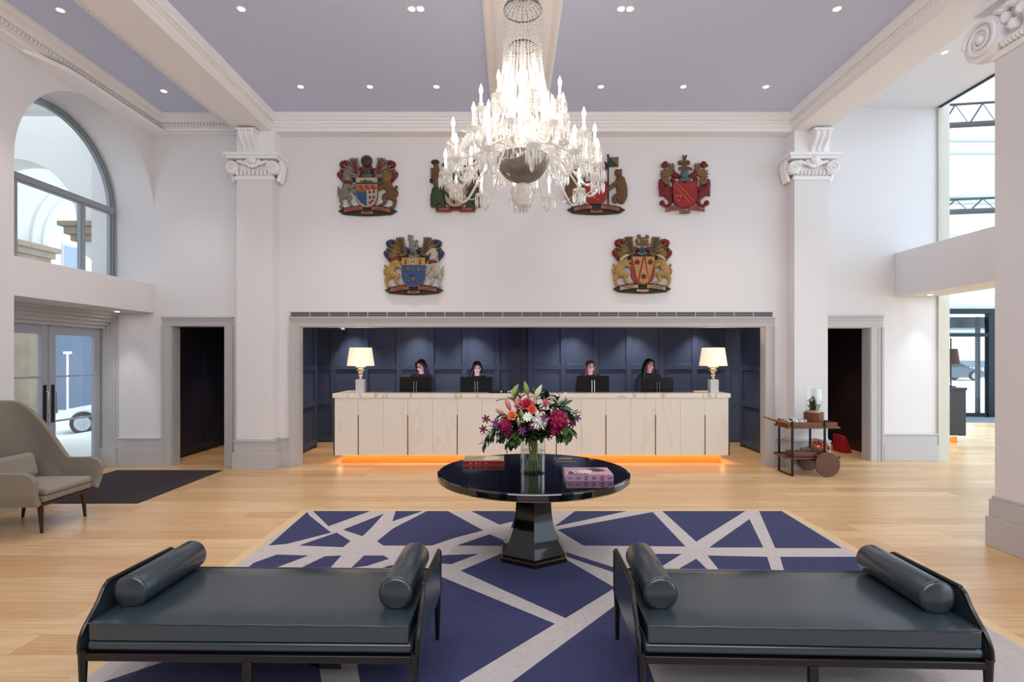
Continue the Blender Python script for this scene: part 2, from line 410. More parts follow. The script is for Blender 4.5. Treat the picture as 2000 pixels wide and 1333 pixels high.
struct(MB().box(-3.72, -3.3, 10.3, 10.86, 2.26, 2.5).obj('beam_recess', M_navy))

# architraves
def architrave(name, X0, X1, top, Y, w=0.15, m=M_grey, depth=0.035, jamb=0.14):
    prof = [(0, 0), (0, depth * 0.6), (w * 0.12, depth * 0.6), (w * 0.14, depth * 0.5), (w * 0.55, depth * 0.5), (w * 0.58, depth * 0.7), (w * 0.80, depth * 0.7), (w * 0.84, depth * 1.25), (w, depth * 1.25), (w, 0)]
    b = MB()
    b.ext(prof, (X0, Y, 0), (-1, 0, 0), (0, -1, 0), (0, 0, top)).ext(prof, (X1, Y, 0), (1, 0, 0), (0, -1, 0), (0, 0, top))
    b.ext(prof, (X0 - w, Y, top), (0, 0, 1), (0, -1, 0), (X1 - X0 + 2 * w, 0, 0))
    b.box(X0 - 0.001, X0 + 0.012, Y, Y + jamb, 0, top).box(X1 - 0.012, X1 + 0.001, Y, Y + jamb, 0, top).box(X0 + 0.012, X1 - 0.012, Y, Y + jamb, top - 0.012, top + 0.001)
    return struct(b.obj(name, m, smooth=None))
architrave('trim_10', -3.34, 4.0, 2.20, YW, 0.14)
architrave('trim_11', -5.34, -4.50, 2.21, YW, 0.14, jamb=0.2)
architrave('trim_12', 5.08, 5.95, 2.21, YR, 0.2, jamb=0.2)

# linear air vent above the reception opening
v = thing('air_vent', 'long slim linear air diffuser above the reception opening', 'vent', (0.3, YW, 2.39))
MB().box(-3.47, 4.11, YW - 0.004, YW - 0.002, 2.352, 2.425).obj('slot_backing', mat('vent dark', '#5d5a58', 0.6), v)
b = MB().box(-3.49, 4.13, YW - 0.016, YW - 0.004, 2.42, 2.43).box(-3.49, 4.13, YW - 0.016, YW - 0.004, 2.346, 2.356).box(-3.47, 4.11, YW - 0.010, YW - 0.004, 2.385, 2.390)
b.obj('vent_frame', M_grey, v)
b = MB()
for i in range(26): b.box(-3.47 + i * 0.303, -3.458 + i * 0.303, YW - 0.014, YW - 0.004, 2.356, 2.42)
b.obj('divider', M_grey, v)['kind'] = 'stuff'

# baseboards
def base(name, x0, x1, y, proj=0.03, h=0.46, ends=None):
    b = MB().box(x0, x1, y - proj - 0.02, y, 0, 0.26).box(x0, x1, y - proj, y, 0.26, h - 0.04).prism([(x0, y, h - 0.04), (x0, y - proj, h - 0.04), (x0, y - proj - 0.012, h - 0.03), (x0, y - proj - 0.008, h - 0.012), (x0, y, h)], (x1 - x0, 0, 0))
    return struct(b.obj(name, M_grey, smooth=None, bevel=0.003, bseg=1))
base('baseboard_back', -6.17, -5.48, YW)
base('baseboard_back_2', -3.63, -3.48, YW, 0.02)
base('baseboard_back_3', 4.14, 4.32, YW, 0.02)
base('baseboard_right', 6.15, 7.05, YR)
b = MB().box(XL, XL + 0.05, -3, AY - AR, 0, 0.26).box(XL, XL + 0.03, -3, AY - AR, 0.26, 0.46)
struct(b.obj('baseboard_left', M_grey, bevel=0.003))

# pilasters with capitals
def capital(b, x0, x1, yf, z0, z1, side=True):
    """carved Ionic-like capital round a square shaft front between x0 and x1 at front face yf"""
    h = z1 - z0; e = 0.14
    # neck moulding, echinus, abacus
    b.box(x0 - 0.02, x1 + 0.02, yf - 0.02, YW, z0, z0 + 0.05 * h / 0.38)
    b.box(x0 - 0.005, x1 + 0.005, yf - 0.01, YW, z0 + 0.03, z1 - 0.08)
    b.prism([(x0 - e, yf - e, z1), (x1 + e, yf - e, z1), (x1 + e, YW, z1), (x0 - e, YW, z1)], (0, 0, -0.045))
    b.prism([(x0 - e + 0.03, yf - e + 0.03, z1 - 0.045), (x1 + e - 0.03, yf - e + 0.03, z1 - 0.045), (x1 + e - 0.03, YW, z1 - 0.045), (x0 - e + 0.03, YW, z1 - 0.045)], (0, 0, -0.04))
    # egg and dart row + leaf carving + rosette
    w = x1 - x0; n = 9
    for i in range(n):
        b.ell((x0 + w * (i + 0.5) / n, yf - 0.035, z0 + 0.1), (w / n * 0.42, 0.04, 0.045), 8, 5)
    b.ell(((x0 + x1) / 2, yf - 0.10, z1 - 0.11), (0.07, 0.06, 0.06), 10, 6)
    for k in range(7):
        a = PI * k / 6
        b.ell(((x0 + x1) / 2 + 0.09 * math.cos(a), yf - 0.07, z1 - 0.12 - 0.07 * math.sin(a)), (0.035, 0.03, 0.035), 7, 5)
    for sx in (-1, 1):
        for k in range(4):
            t = k / 3
            b.ell(((x0 + x1) / 2 + sx * (0.10 + 0.1 * t), yf - 0.055, z1 - 0.15 + 0.03 * t), (0.05, 0.03, 0.028), 8, 5)
    # volutes: spiral scrolls at the corners, splayed diagonally
    for sx in (-1, 1):
        cx_ = (x1 if sx > 0 else x0) + sx * 0.035; cz_ = z0 + 0.17
        for yy, dx in ((yf - 0.07, 0),):
            b.lathe([(0.002, -0.05), (0.095, -0.045), (0.10, 0.0), (0.09, 0.06), (0.07, 0.12)], (cx_, yy + 0.03, cz_), 20, ax='y')
            sp = []
            for i in range(44):
                a = i / 43 * 4.2 * PI; r = 0.088 * (1 - i / 50)
                sp.append((cx_ - sx * r * math.cos(a), yy - 0.024, cz_ + r * math.sin(a) * 0.98))
            b.tube(sp, [0.014 * (1 - i / 60) for i in range(44)], 6)
            b.ell((cx_, yy - 0.03, cz_), 0.02, 8, 6)
        # side leaf
        for k in range(3):
            b.tube(smooth_pts([(x1 + 0.09, yf + 0.05 + k * 0.06, z1 - 0.09), (x1 + 0.115, yf + 0.05 + k * 0.06, z0 + 0.2), (x1 + 0.06, yf + 0.06 + k * 0.06, z0 - 0.01)] if sx > 0 else
                              [(x0 - 0.09, yf + 0.05 + k * 0.06, z1 - 0.09), (x0 - 0.115, yf + 0.05 + k * 0.06, z0 + 0.2), (x0 - 0.06, yf + 0.06 + k * 0.06, z0 - 0.01)]), [0.03] * 9, 6)
def console(b, x0, x1, yf, z0, z1):
    w = x1 - x0; pr = []
    for i in range(15):
        t = i / 14; z = z1 - (z1 - z0) * t
        pr.append((yf - (0.13 * (1 - t) ** 1.2 + 0.035 + 0.03 * math.sin(t * PI * 2)), z))
    b.prism([(x0, yf, z1)] + [(x0, y, z) for y, z in pr] + [(x0, yf, z0)], (w, 0, 0))
    for k in (0.12, 0.5, 0.88):
        b.tube([(x0 + w * k, y - 0.004, z) for y, z in pr], [0.022] * 15, 6)
    b.box(x0 - 0.02, x1 + 0.02, yf - 0.2, yf, z1, z1 + 0.03)
def pilaster(name, x0, x1, cx0, cx1):
    yf = 8.23
    b = MB().box(x0, x1, yf, YW, 0, 4.45).box(x0 - 0.0, x1 + 0.03, yf, YW, 4.80, 5.18)
    capital(b, x0, x1, yf, 4.43, 4.81); console(b, cx0, cx1, yf, 4.83, 5.12)
    o = struct(b.obj(name, [M_wall, M_trim], smooth=35, bevel=0))
    me = o.data
    for i, p in enumerate(me.polygons): p.material_index = 0 if i < 6 else 1
    bb = MB().box(x0 - 0.05, x1 + 0.05, yf - 0.05, YW, 0, 0.26).box(x0 - 0.03, x1 + 0.03, yf - 0.03, YW, 0.26, 0.42).box(x0 - 0.04, x1 + 0.04, yf - 0.04, YW, 0.42, 0.44).box(x0 - 0.015, x1 + 0.015, yf - 0.015, YW, 0.44, 0.46)
    struct(bb.obj('baseboard_' + name.split('_')[1] + '_pilaster', M_grey, bevel=0.004, bseg=1, smooth=None))
pilaster('column_left', -4.20, -3.65, -4.10, -3.86)
pilaster('column_right', 4.34, 4.85, 4.56, 4.80)

# near column at the right edge of the view, inner face X=4.365
b = MB().box(4.365, 5.15, 2.6, 4.85, 0, 5.2)
xi = 4.365
b.box(xi - 0.10, 5.25, 2.5, 4.97, 4.84, 4.89).box(xi - 0.07, 5.22, 2.53, 4.94, 4.89, 4.93)
b.box(xi - 0.02, 5.2, 2.6, 4.87, 4.38, 4.44).box(xi - 0.01, 5.2, 2.6, 4.86, 4.44, 4.84)
b.lathe([(0.01, -0.05), (0.19, -0.045), (0.2, 0.02), (0.17, 0.14), (0.15, 0.25)], (xi - 0.03, 4.90, 4.60), 28, ax='x')
sp = []
for i in range(60):
    a = i / 59 * 5.2 * PI; r = 0.175 * (1 - i / 66)
    sp.append((xi - 0.09, 4.90 + r * math.cos(a), 4.60 + r * math.sin(a)))
b.tube(sp, [0.022 * (1 - i / 90) for i in range(60)], 6).ell((xi - 0.09, 4.9, 4.6), (0.03, 0.04, 0.04), 10, 6)
random.seed(3)
for k in range(26):
    t = k / 25; yy = 4.72 - t * 0.9
    b.ell((xi - 0.045, yy, 4.75 + 0.02 * math.sin(k)), (0.045, 0.05, 0.03), 8, 5)
    if k % 2: b.ell((xi - 0.05, yy, 4.62 + 0.05 * math.sin(k * 1.7)), (0.05, 0.045, 0.05), 8, 5)
    b.ell((xi - 0.035, yy, 4.47), (0.035, 0.022, 0.035), 7, 5)
struct(b.obj('column_near', [M_wall, M_trim], smooth=35))
for i, p in enumerate(COL.objects['column_near'].data.polygons): p.material_index = 0 if i < 6 else 1
struct(MB().box(xi - 0.045, 5.2, 2.55, 4.90, 0, 0.27).box(xi - 0.03, 5.18, 2.57, 4.88, 0.27, 0.43).box(xi - 0.015, 5.17, 2.58, 4.865, 0.43, 0.46).obj('baseboard_near', M_grey, bevel=0.004))

# right side: stone jamb, box beam across the tall opening, upper glazing
M_stone = mat('limestone', '#cfcbbd', 0.7, noise=(3, 0.06))
struct(MB().box(7.05, 7.23, 8.86, 9.5, 0, 6.0).obj('wall_stone_jamb', M_stone))
struct(MB().box(6.36, 7.05, Y0, YR, 2.72, 3.44).obj('beam_box', M_wall, bevel=0.003))
w = MB().box(7.06, 7.075, Y0, 8.86, 3.44, 5.85).obj('window_2', M_glass); struct(w)
MB().box(7.045, 7.09, Y0, 8.86, 5.83, 5.87).box(7.045, 7.09, Y0, 8.86, 3.42, 3.45).obj('window_frame', M_steel, w, smooth=None)

# ------------------------------------------------------------------ arched window (window_1)
XG = -6.23
M_wf = mat('window frame paint', '#9aa0a6', 0.35)
R0 = 1.16
oc = [(AY - R0, 2.80)] + list(reversed(arch_pts(AY, AZ, R0, 48))) + [(AY + R0, 2.80)]
w = MB().prism([(XG - 0.02, y, z) for y, z in oc], (0.008, 0, 0)).obj('window_1', M_glass); struct(w)
b = MB()
for (r, x0, x1, hw) in ((1.17, XG - 0.05, XG + 0.03, 0.018), (1.13, XG - 0.05, XG + 0.015, 0.016), (1.095, XG - 0.05, XG, 0.014)):
    c = [(AY - r, 2.80)] + list(reversed(arch_pts(AY, AZ, r, 48))) + [(AY + r, 2.80)]
    d_ = [(AY - r + hw, 2.80)] + list(reversed(arch_pts(AY, AZ, r - hw, 48))) + [(AY + r - hw, 2.80)]
    for i in range(len(c) - 1):
        b.prism([(x1, *c[i]), (x1, *c[i + 1]), (x1, *d_[i + 1]), (x1, *d_[i])], (x0 - x1, 0, 0))
b.obj('window_frame', M_wf, w, smooth=30)
b = MB()
for hw, x0, x1 in ((0.055, XG - 0.03, XG + 0.02), (0.035, XG - 0.03, XG + 0.045)):
    b.box(x0, x1, AY - 1.12, AY + 1.12, AZ - hw, AZ + hw)
b.obj('transom', M_wf, w, smooth=None, bevel=0.004)
for ym in (6.72, 7.80):
    b = MB().box(XG - 0.03, XG + 0.02, ym - 0.045, ym + 0.045, 2.8, AZ - 0.05).box(XG - 0.03, XG + 0.04, ym - 0.025, ym + 0.025, 2.8, AZ - 0.05)
    b.obj('mullion', M_wf, w, smooth=None, bevel=0.004)

# street doors below, with stepped surround
XD = -6.42
b = MB()
steps = 5
for k in range(steps):
    xa = -6.17 - 0.045 * k; hd = 2.41 - 0.05 * (k + 1) + 0.0
    b.box(xa - 0.05, xa, AY - AR - 0.02, YW, hd, 2.46)                  # head
    b.box(xa - 0.05, xa, YW - 0.012 * (k + 1), YW + 0.02, 0, hd)          # far jamb
    b.box(xa - 0.05, xa, AY - AR - 0.03, AY - AR + 0.02 * (k + 1), 0, hd)
b.box(-6.44, -6.17, YW - 0.075, YW, 0, 0.30).box(-6.60, -6.17, AY - AR - 0.05, YW + 0.02, 2.41, 2.85)
struct(b.obj('trim_13', M_grey, smooth=None, bevel=0.005))
def leaf(name, y0, y1, hy):
    b = MB(); st = 0.115; zt = 2.16
    b.box(XD - 0.05, XD, y0, y0 + st, 0.01, zt).box(XD - 0.05, XD, y1 - st, y1, 0.01, zt)
    b.box(XD - 0.05, XD, y0 + st, y1 - st, zt - 0.13, zt).box(XD - 0.05, XD, y0 + st, y1 - st, 0.01, 0.2)
    d = struct(b.obj(name, M_door, bevel=0.006, smooth=None))
    MB().box(XD - 0.03, XD - 0.022, y0 + st, y1 - st, 0.2, zt - 0.13).obj('glass_pane', M_glass, d)
    b = MB()
    for z in (0.81, 1.44): b.box(XD - 0.04, XD - 0.01, y0 + st, y1 - st, z - 0.012, z + 0.012)
    b.obj('glazing_bar', M_door, d, smooth=None)
    b = MB().box(XD, XD + 0.006, hy - 0.028, hy + 0.028, 0.80, 1.33)
    pl = b.obj('push_plate', mat('dark plate', '#2a2b35', 0.25, 0.6), d, bevel=0.002)
    MB().tube([(XD, hy, 0.93), (XD + 0.06, hy, 0.93), (XD + 0.06, hy, 1.24), (XD, hy, 1.24)], 0.011, 10).obj('pull_handle', M_chrome, d)
leaf('door_1', 7.47, 8.40, 7.53)
leaf('door_2', 6.50, 7.46, 7.40)
struct(MB().box(XD - 0.06, XD + 0.01, 8.40, 8.44, 0, 2.2).box(XD - 0.06, XD + 0.01, 6.44, 6.50, 0, 2.2).box(XD - 0.06, XD + 0.01, 6.50, 8.40, 2.165, 2.22).obj('trim_14', M_door, smooth=None))
struct(MB().box(-6.9, -6.44, 4.0, AY - AR, 0, 2.86).box(XLo - 0.36, XLo, 8.5, 9.3, 0, 5.6).obj('wall_street_jamb', M_wall))
# doormat
b = MB().box(-5.95, -4.36, 6.28, 8.12, 0.001, 0.008)
tag(b.obj('entrance_mat', mat('mat pile', '#33292f', 0.95, noise=(300, 0.5), bump=(400, 0.5, 0.004)), loc=(-5.1, 7.2, 0)), 'large dark brown entrance mat set into the oak floor by the glass doors', 'mat')

# ------------------------------------------------------------------ outside, street side
M_out = mat('white render', '#eeeeec', 0.8)
M_sand = mat('weathered sandstone', '#a2927c', 0.85, noise=(4, 0.35), bump=(25, 0.4, 0.02))
M_pave = mat('pale paving', '#d0cfca', 0.8, noise=(2, 0.08))
struct(MB().box(-60, -6.6, -20, 60, -0.75, -0.62).obj('ground', M_pave))
struct(MB().box(-9.9, -6.6, 3, 16, -0.62, -0.02).obj('pavement', M_pave))
XA = -9.3
b = MB()
oy, orad, oz = 12.0, 1.3, 3.9
b.box(XA - 0.6, XA, 3.0, oy - orad, -0.02, 6.0).box(XA - 0.6, XA, oy + orad, 17, -0.02, 6.0)
pp = arch_pts(oy, oz, orad, 30)
for i in range(30):
    (y0, z0), (y1, z1) = pp[i], pp[i + 1]
    b.prism([(XA, y0, z0), (XA, y0, 6.0), (XA, y1, 6.0), (XA, y1, z1)], (-0.6, 0, 0))
for r0, r1, dx in ((1.3, 1.62, 0.05), (1.30, 1.42, 0.09)):
    q0 = arch_pts(oy, oz, r0, 30); q1 = arch_pts(oy, oz, r1, 30)
    for i in range(30): b.prism([(XA, *q0[i]), (XA, *q1[i]), (XA, *q1[i + 1]), (XA, *q0[i + 1])], (dx, 0, 0))
struct(b.obj('wall_arcade_outer', M_out, smooth=30))
b = MB().box(XA - 0.02, XA + 0.012, 8.0, 10.7, -0.02, 3.6).box(XA - 0.6, XA + 0.0, 10.7, 10.715, -0.02, 3.6)
b.box(XA - 0.6, XA + 0.10, 3.2, 10.76, 3.60, 3.68).box(XA - 0.6, XA + 0.16, 3.2, 10.80, 3.68, 3.80).box(XA - 0.6, XA + 0.22, 3.2, 10.86, 3.80, 3.9)
b.box(XA - 0.6, XA + 0.1, 13.3, 16, 3.6, 3.9)
struct(b.obj('pillar_sandstone', M_sand, smooth=None, bevel=0.02))
for k, yy in enumerate((8.75, 12.9)):
    b = MB(); xc, r = -8.12, 1.05; q = arch_pts(xc, 3.9, r, 30)
    for i in range(30):
        (x0, z0), (x1, z1) = q[i], q[i + 1]
        b.prism([(x0, yy, z0), (x0, yy, 5.7), (x1, yy, 5.7), (x1, yy, z1)], (0, 0.45, 0))
    b.box(XA, xc - r, yy, yy + 0.45, 3.9, 5.7).box(xc + r, -6.6, yy, yy + 0.45, 3.9, 5.7)
    b.prism([(xc + r, yy, 3.6), (xc + r + 0.03, yy, 3.45), (-6.75, yy, 3.25), (-6.6, yy, 2.95), (-6.6, yy, 3.6)], (0, 0.45, 0))
    struct(b.obj('beam_arcade_%d' % (k + 1), M_out, smooth=30))
    b = MB().box(xc + r - 0.06, -6.55, yy - 0.06, yy + 0.51, 3.60, 3.70).box(xc + r - 0.12, -6.55, yy - 0.12, yy + 0.57, 3.70, 3.82).box(xc + r - 0.18, -6.55, yy - 0.18, yy + 0.63, 3.82, 3.9)
    struct(b.obj('pillar_capital_%d' % (k + 1), M_sand, smooth=None, bevel=0.015))
b = MB(); q = arch_pts(-7.95, 4.35, 1.35, 24)
for i in range(24):
    (x0, z0), (x1, z1) = q[i], q[i + 1]
    b.prism([(x0, 3, z0), (x0, 3, z0 + 0.1), (x1, 3, z1 + 0.1), (x1, 3, z1)], (0, 14, 0))
struct(MB().box(XA, -6.5, 3, 17, 5.7, 5.8).obj('ceiling_arcade', M_out))
# buildings across the street
bd = thing('street_building', 'pale stone building across the street seen through the arched window', 'building', (-22, 30, -0.62))
MB().box(-34, -21.5, 20, 36, 4.6, 16).obj('facade', M_out, bd)
MB().box(-34, -21.6, 20, 36, -0.62, 4.6).obj('shop_front', mat('slate blue cladding', '#64748a', 0.5), bd)
b = MB().box(-21.5, -21.2, 20, 36, 7.9, 8.1).box(-21.5, -21.1, 20, 36, 4.5, 4.8).box(-21.6, -21.4, 20, 36, 12, 12.2)
b.obj('string_course', M_trim, bd)
for yy in (23.4, 25.7, 28.0):
    f_ = MB().box(-21.52, -21.42, yy, yy + 1.0, 5.6, 7.2).obj('window', M_grey, bd)
    MB().box(-21.43, -21.40, yy + 0.1, yy + 0.9, 5.7, 7.1).obj('pane', mat('far pane', '#8fa3b8', 0.2), f_)
p = at(132, 765, 21.0)
pole = thing('street_post', 'thin white post with a flat crossbar standing in the street', 'post', (p.x, p.y, -0.62))
MB().tube([(p.x, p.y, -0.62), (p.x, p.y, at(0, 692, 21).z)], 0.036, 8).obj('pole', M_white, pole)
MB().box(p.x - 0.13, p.x + 0.13, p.y - 0.05, p.y + 0.05, at(0, 692, 21).z, at(0, 687, 21).z).obj('crossbar', M_white, pole)
p = at(168, 728, 22.0)
nb = thing('notice_poster', 'white poster in a dark frame on the blue shop front', 'poster', (p.x, 22.6, p.z - 0.4))
MB().box(p.x - 0.18, p.x + 0.2, 22.58, 22.62, p.z - 0.36, p.z + 0.37).obj('sheet', M_white, nb)
b = MB().box(p.x - 0.2, p.x + 0.22, 22.56, 22.58, p.z + 0.18, p.z + 0.40)
b.obj('dark_header', M_steel, nb)
struct(MB().box(-30, -15, 22.6, 22.8, -0.62, 4.8).obj('wall_shop_side', mat('shop wall', '#5f7086', 0.5)))
# cars
def car(name, label, loc, rz, paint, glassm, L_=4.3):
    t = thing(name, label, 'car', loc, rz)
    M_t = mat('tyre', '#15161a', 0.8); M_r = mat('alloy', '#a4a8ad', 0.4, 0.5)
    low = [(-2.15, 0.25), (-2.18, 0.45), (-2.1, 0.62), (-1.7, 0.78), (-1.05, 0.90), (-0.2, 0.96), (1.2, 0.98), (1.9, 0.98), (2.12, 0.85), (2.15, 0.5), (2.1, 0.25), (1.72, 0.22), (-1.7, 0.22)]
    b = MB(); n = len(low); secs = [(-0.84, 0.94), (-0.88, 1), (0.88, 1), (0.84, 0.94)]
    vs = []
    for y, s_ in secs: vs += [(x * s_ if abs(x) > 1.9 else x, y, 0.22 + (z - 0.22) * (s_ if z > 0.5 else 1)) for x, z in low]
    fs = [(i * n + k, i * n + (k + 1) % n, (i + 1) * n + (k + 1) % n, (i + 1) * n + k) for i in range(3) for k in range(n)] + [tuple(reversed(range(n))), tuple(3 * n + k for k in range(n))]
    b.add(vs, fs).obj('body', paint, t, w=False, bevel=0.05, bseg=3, smooth=60)
    cab = [(-1.15, 0.90), (-0.35, 1.36), (0.3, 1.43), (1.1, 1.38), (1.75, 0.98)]
    vs = [(x, -0.82 + 0.25 * (z - 0.9), z) for x, z in cab] + [(x, 0.82 - 0.25 * (z - 0.9), z) for x, z in cab]
    m_ = len(cab); MB().add(vs, [(0, 1, 2, 3, 4), (9, 8, 7, 6, 5)] + [(k, m_ + k, m_ + (k + 1) % m_, (k + 1) % m_) for k in range(m_)]).obj('cabin', paint, t, w=False, bevel=0.05, bseg=3, smooth=60)
    for s_ in (-1, 1):
        win_ = [(-0.95, 0.97), (-0.33, 1.30), (0.3, 1.36), (1.0, 1.31), (1.45, 1.0)]
        MB().prism([(x, s_ * (0.825 - 0.25 * (z - 0.9)), z) for x, z in win_], (0, s_ * 0.008, 0)).obj('side_window', glassm, t, w=False)
    MB().add([(-1.14, -0.7, 0.94), (-1.14, 0.7, 0.94), (-0.38, 0.62, 1.35), (-0.38, -0.62, 1.35), (-1.17, -0.7, 0.94), (-1.17, 0.7, 0.94), (-0.41, 0.62, 1.37), (-0.41, -0.62, 1.37)],
             [(0, 1, 2, 3), (7, 6, 5, 4), (0, 4, 5, 1), (2, 6, 7, 3), (1, 5, 6, 2), (3, 7, 4, 0)]).obj('windscreen', glassm, t, w=False)
    for s_ in (-1, 1):
        for x in (-1.32, 1.32):
            MB().lathe([(0.355, -0.02), (0.355, 0.02)], (x, s_ * 0.888, 0.33), 24, ax='y').obj('wheel_arch', M_t, t, w=False)
            wh = MB().lathe([(0.2, -0.09), (0.31, -0.09), (0.33, -0.06), (0.33, 0.06), (0.31, 0.09), (0.2, 0.09)], (x, s_ * 0.84, 0.33), 24, ax='y').obj('wheel', M_t, t, w=False)
            r = MB().lathe([(0.19, -0.1), (0.23, -0.1), (0.23, 0.1), (0.19, 0.1)], (x, s_ * 0.84, 0.33), 24, ax='y')
            for k in range(10):
                a = k * PI / 5
                r.tube([(x, s_ * 0.935, 0.33), (x + 0.21 * math.cos(a), s_ * 0.935, 0.33 + 0.21 * math.sin(a))], [0.022, 0.013], 5)
            r.obj('alloy_rim', M_r, wh, w=False)
        MB().ell((-2.02, s_ * 0.62, 0.66), (0.14, 0.2, 0.08)).obj('headlight', mat('headlight', '#aab4bc', 0.1, 0.4), t, w=False)
        MB().ell((2.08, s_ * 0.66, 0.78), (0.08, 0.16, 0.08)).obj('tail_light', mat('tail light', '#8a1a1a', 0.2), t, w=False)
    MB().box(-2.2, -2.08, -0.5, 0.5, 0.32, 0.46).obj('grille', M_t, t, w=False, bevel=0.02)
    return t
M_cg = mat('car glass', '#1a2228', 0.08)
car('parked_car', 'white car parked in the street beyond the glass doors', (-12.0, 17.6, -0.62), math.radians(14), mat('white car paint', '#eef0f2', 0.2, coat=0.6), M_cg)
car('parked_car', 'dark silver car parked outside beyond the table lamp', (32.4, 40, 0.08), PI, mat('silver car paint', '#55606a', 0.25, 0.5, coat=0.6), M_cg)

# ------------------------------------------------------------------ outside, atrium side
struct(MB().box(7, 80, 15.6, 90, -0.1, 0.06).obj('street', M_pave))
af = thing('atrium_building', 'pale rendered building with string courses beyond the atrium glazing', 'building', (40, 52, 0))
MB().box(20, 75, 52, 60, 0.06, 40).obj('facade', mat('atrium facade', '#dfe2e2', 0.8), af)
b = MB()
for z in (4.2, 5.4, 6.6, 9.5, 16.6, 17.2, 21.4, 22.6): b.box(20, 75, 51.7, 52, z, z + 0.22)
b.obj('string_course', mat('stone course', '#b6bdc2', 0.8), af)
for k, xx in enumerate((42.2,)):
    b = MB()
    q0 = arch_pts(xx, 10.6, 2.6, 24); q1 = arch_pts(xx, 10.6, 3.1, 24); q2 = arch_pts(xx, 10.6, 1.9, 24)
    for i in range(24): b.prism([(q0[i][0], 51.7, q0[i][1]), (q1[i][0], 51.7, q1[i][1]), (q1[i + 1][0], 51.7, q1[i + 1][1]), (q0[i + 1][0], 51.7, q0[i + 1][1])], (0, 0.3, 0))
    b.obj('window_arch', mat('stone course', '#b6bdc2', 0.8), af)
b = MB().box(20, 75, 44.0, 44.1, 0.95, 1.5)
for i in range(120): b.box(30 + i * 0.25, 30.05 + i * 0.25, 44.0, 44.06, 0.06, 1.0)
tag(b.obj('street_railing', mat('railing blue grey', '#6b7c88', 0.5), loc=(35, 44, 0.06)), 'blue grey railing running along the far side of the street', 'railing')
# glazed entrance screen of the atrium
YE = 15.5
g = MB().box(12.0, 14.6, YE, YE + 0.012, 0.05, 3.9).obj('window_3', M_glass); struct(g)
b = MB().box(11.5, 16, YE - 0.10, YE + 0.10, 2.98, 3.12).box(11.5, 16, YE + 0.5, YE + 1.6, 2.60, 2.92).box(11.5, 16, YE - 0.06, YE + 0.06, 2.32, 2.42)
b.box(13.72, 13.90, YE - 0.07, YE + 0.07, 0, 2.98).box(13.55, 13.62, YE + 0.10, YE + 0.2, 0, 2.9).box(12.0, 13.72, YE - 0.03, YE + 0.03, 0.02, 0.12).box(11.9, 12.0, YE - 0.06, YE + 0.06, 0, 2.98)
b.obj('window_frame', M_steel, g, smooth=None)
tag(MB().box(11.0, 15.4, 14.2, 15.4, 0.001, 0.01).obj('entrance_mat', mat('grey mat', '#5c6a74', 0.95), loc=(13, 14.8, 0)), 'grey entrance mat in front of the atrium doors', 'mat')
for k, (ya, yb, lab) in enumerate(((246, 206, 'upper'), (415, 394, 'lower'))):
    Yt = 12.0; z0 = at(0, ya, Yt).z; z1 = at(0, yb, Yt).z
    t = thing('roof_truss', lab + ' dark steel tube truss crossing behind the tall opening', 'truss', (9.6, Yt, z0), group=None)
    MB().tube([(9.6, Yt, z0), (12.5, Yt - 0.35, z0 + 0.02)], 0.062, 10).obj('bottom_chord', M_steel, t)
    zu = at(0, ya - 40 if k == 0 else ya - 24, Yt).z
    MB().tube([(9.6, Yt, zu), (12.5, Yt - 0.35, zu + 0.03)], 0.028, 8).obj('top_chord', M_steel, t)
    b = MB()
    for j in range(5):
        x = 9.62 + j * 0.55
        b.tube([(x, Yt - 0.1 * (x - 9.6) / 1, z0), (x + 0.27, Yt - 0.12 * (x - 9.33), zu)], 0.018, 6).tube([(x + 0.27, Yt - 0.12 * (x - 9.33), zu), (x + 0.55, Yt - 0.12 * (x - 9.05), z0)], 0.008, 6)
    b.obj('web_bars', M_steel, t)
    MB().ell((9.62, Yt, z0 - 0.03), 0.08).obj('joint', M_steel, t)
# dark concierge desk with lamp in the next room
M_dw = mat('dark veined desk', '#2d2a2b', 0.35, noise=(6, 0.3))
t = thing('concierge_desk', 'dark veined concierge desk with amber glow beneath, past the stone jamb', 'desk', (8.4, 10.75, 0))
MB().box(7.75, 9.1, 10.75, 11.4, 0.145, 1.06).obj('body', M_dw, t, bevel=0.004)
MB().box(7.72, 9.1, 10.72, 11.42, 1.06, 1.11).obj('worktop', mat('black stone', '#19181b', 0.2), t, bevel=0.004)
MB().box(7.85, 8.98, 10.82, 11.3, 0, 0.145).obj('plinth', M_plinth, t)
MB().box(7.9, 8.95, 10.765, 10.78, 0.135, 0.143).obj('led_strip', mat('amber strip', '#ffffff', 0.5, emit='#ffb45a', es=18), t)
t = thing('desk_lamp', 'tall desk lamp with a dark brown shade on the dark concierge desk', 'lamp', (9.0, 11.0, 1.11))
MB().lathe([(0.09, 0), (0.09, 0.015), (0.012, 0.03), (0.012, 1.0)], (9.0, 11.0, 1.11), 16).obj('stem', M_steel, t)
MB().lathe([(0.15, 0.47), (0.11, 0.78), (0.105, 0.78), (0.145, 0.47)], (9.0, 11.0, 1.11), 24).obj('lamp_shade', mat('brown shade', '#4b3431', 0.8), t)
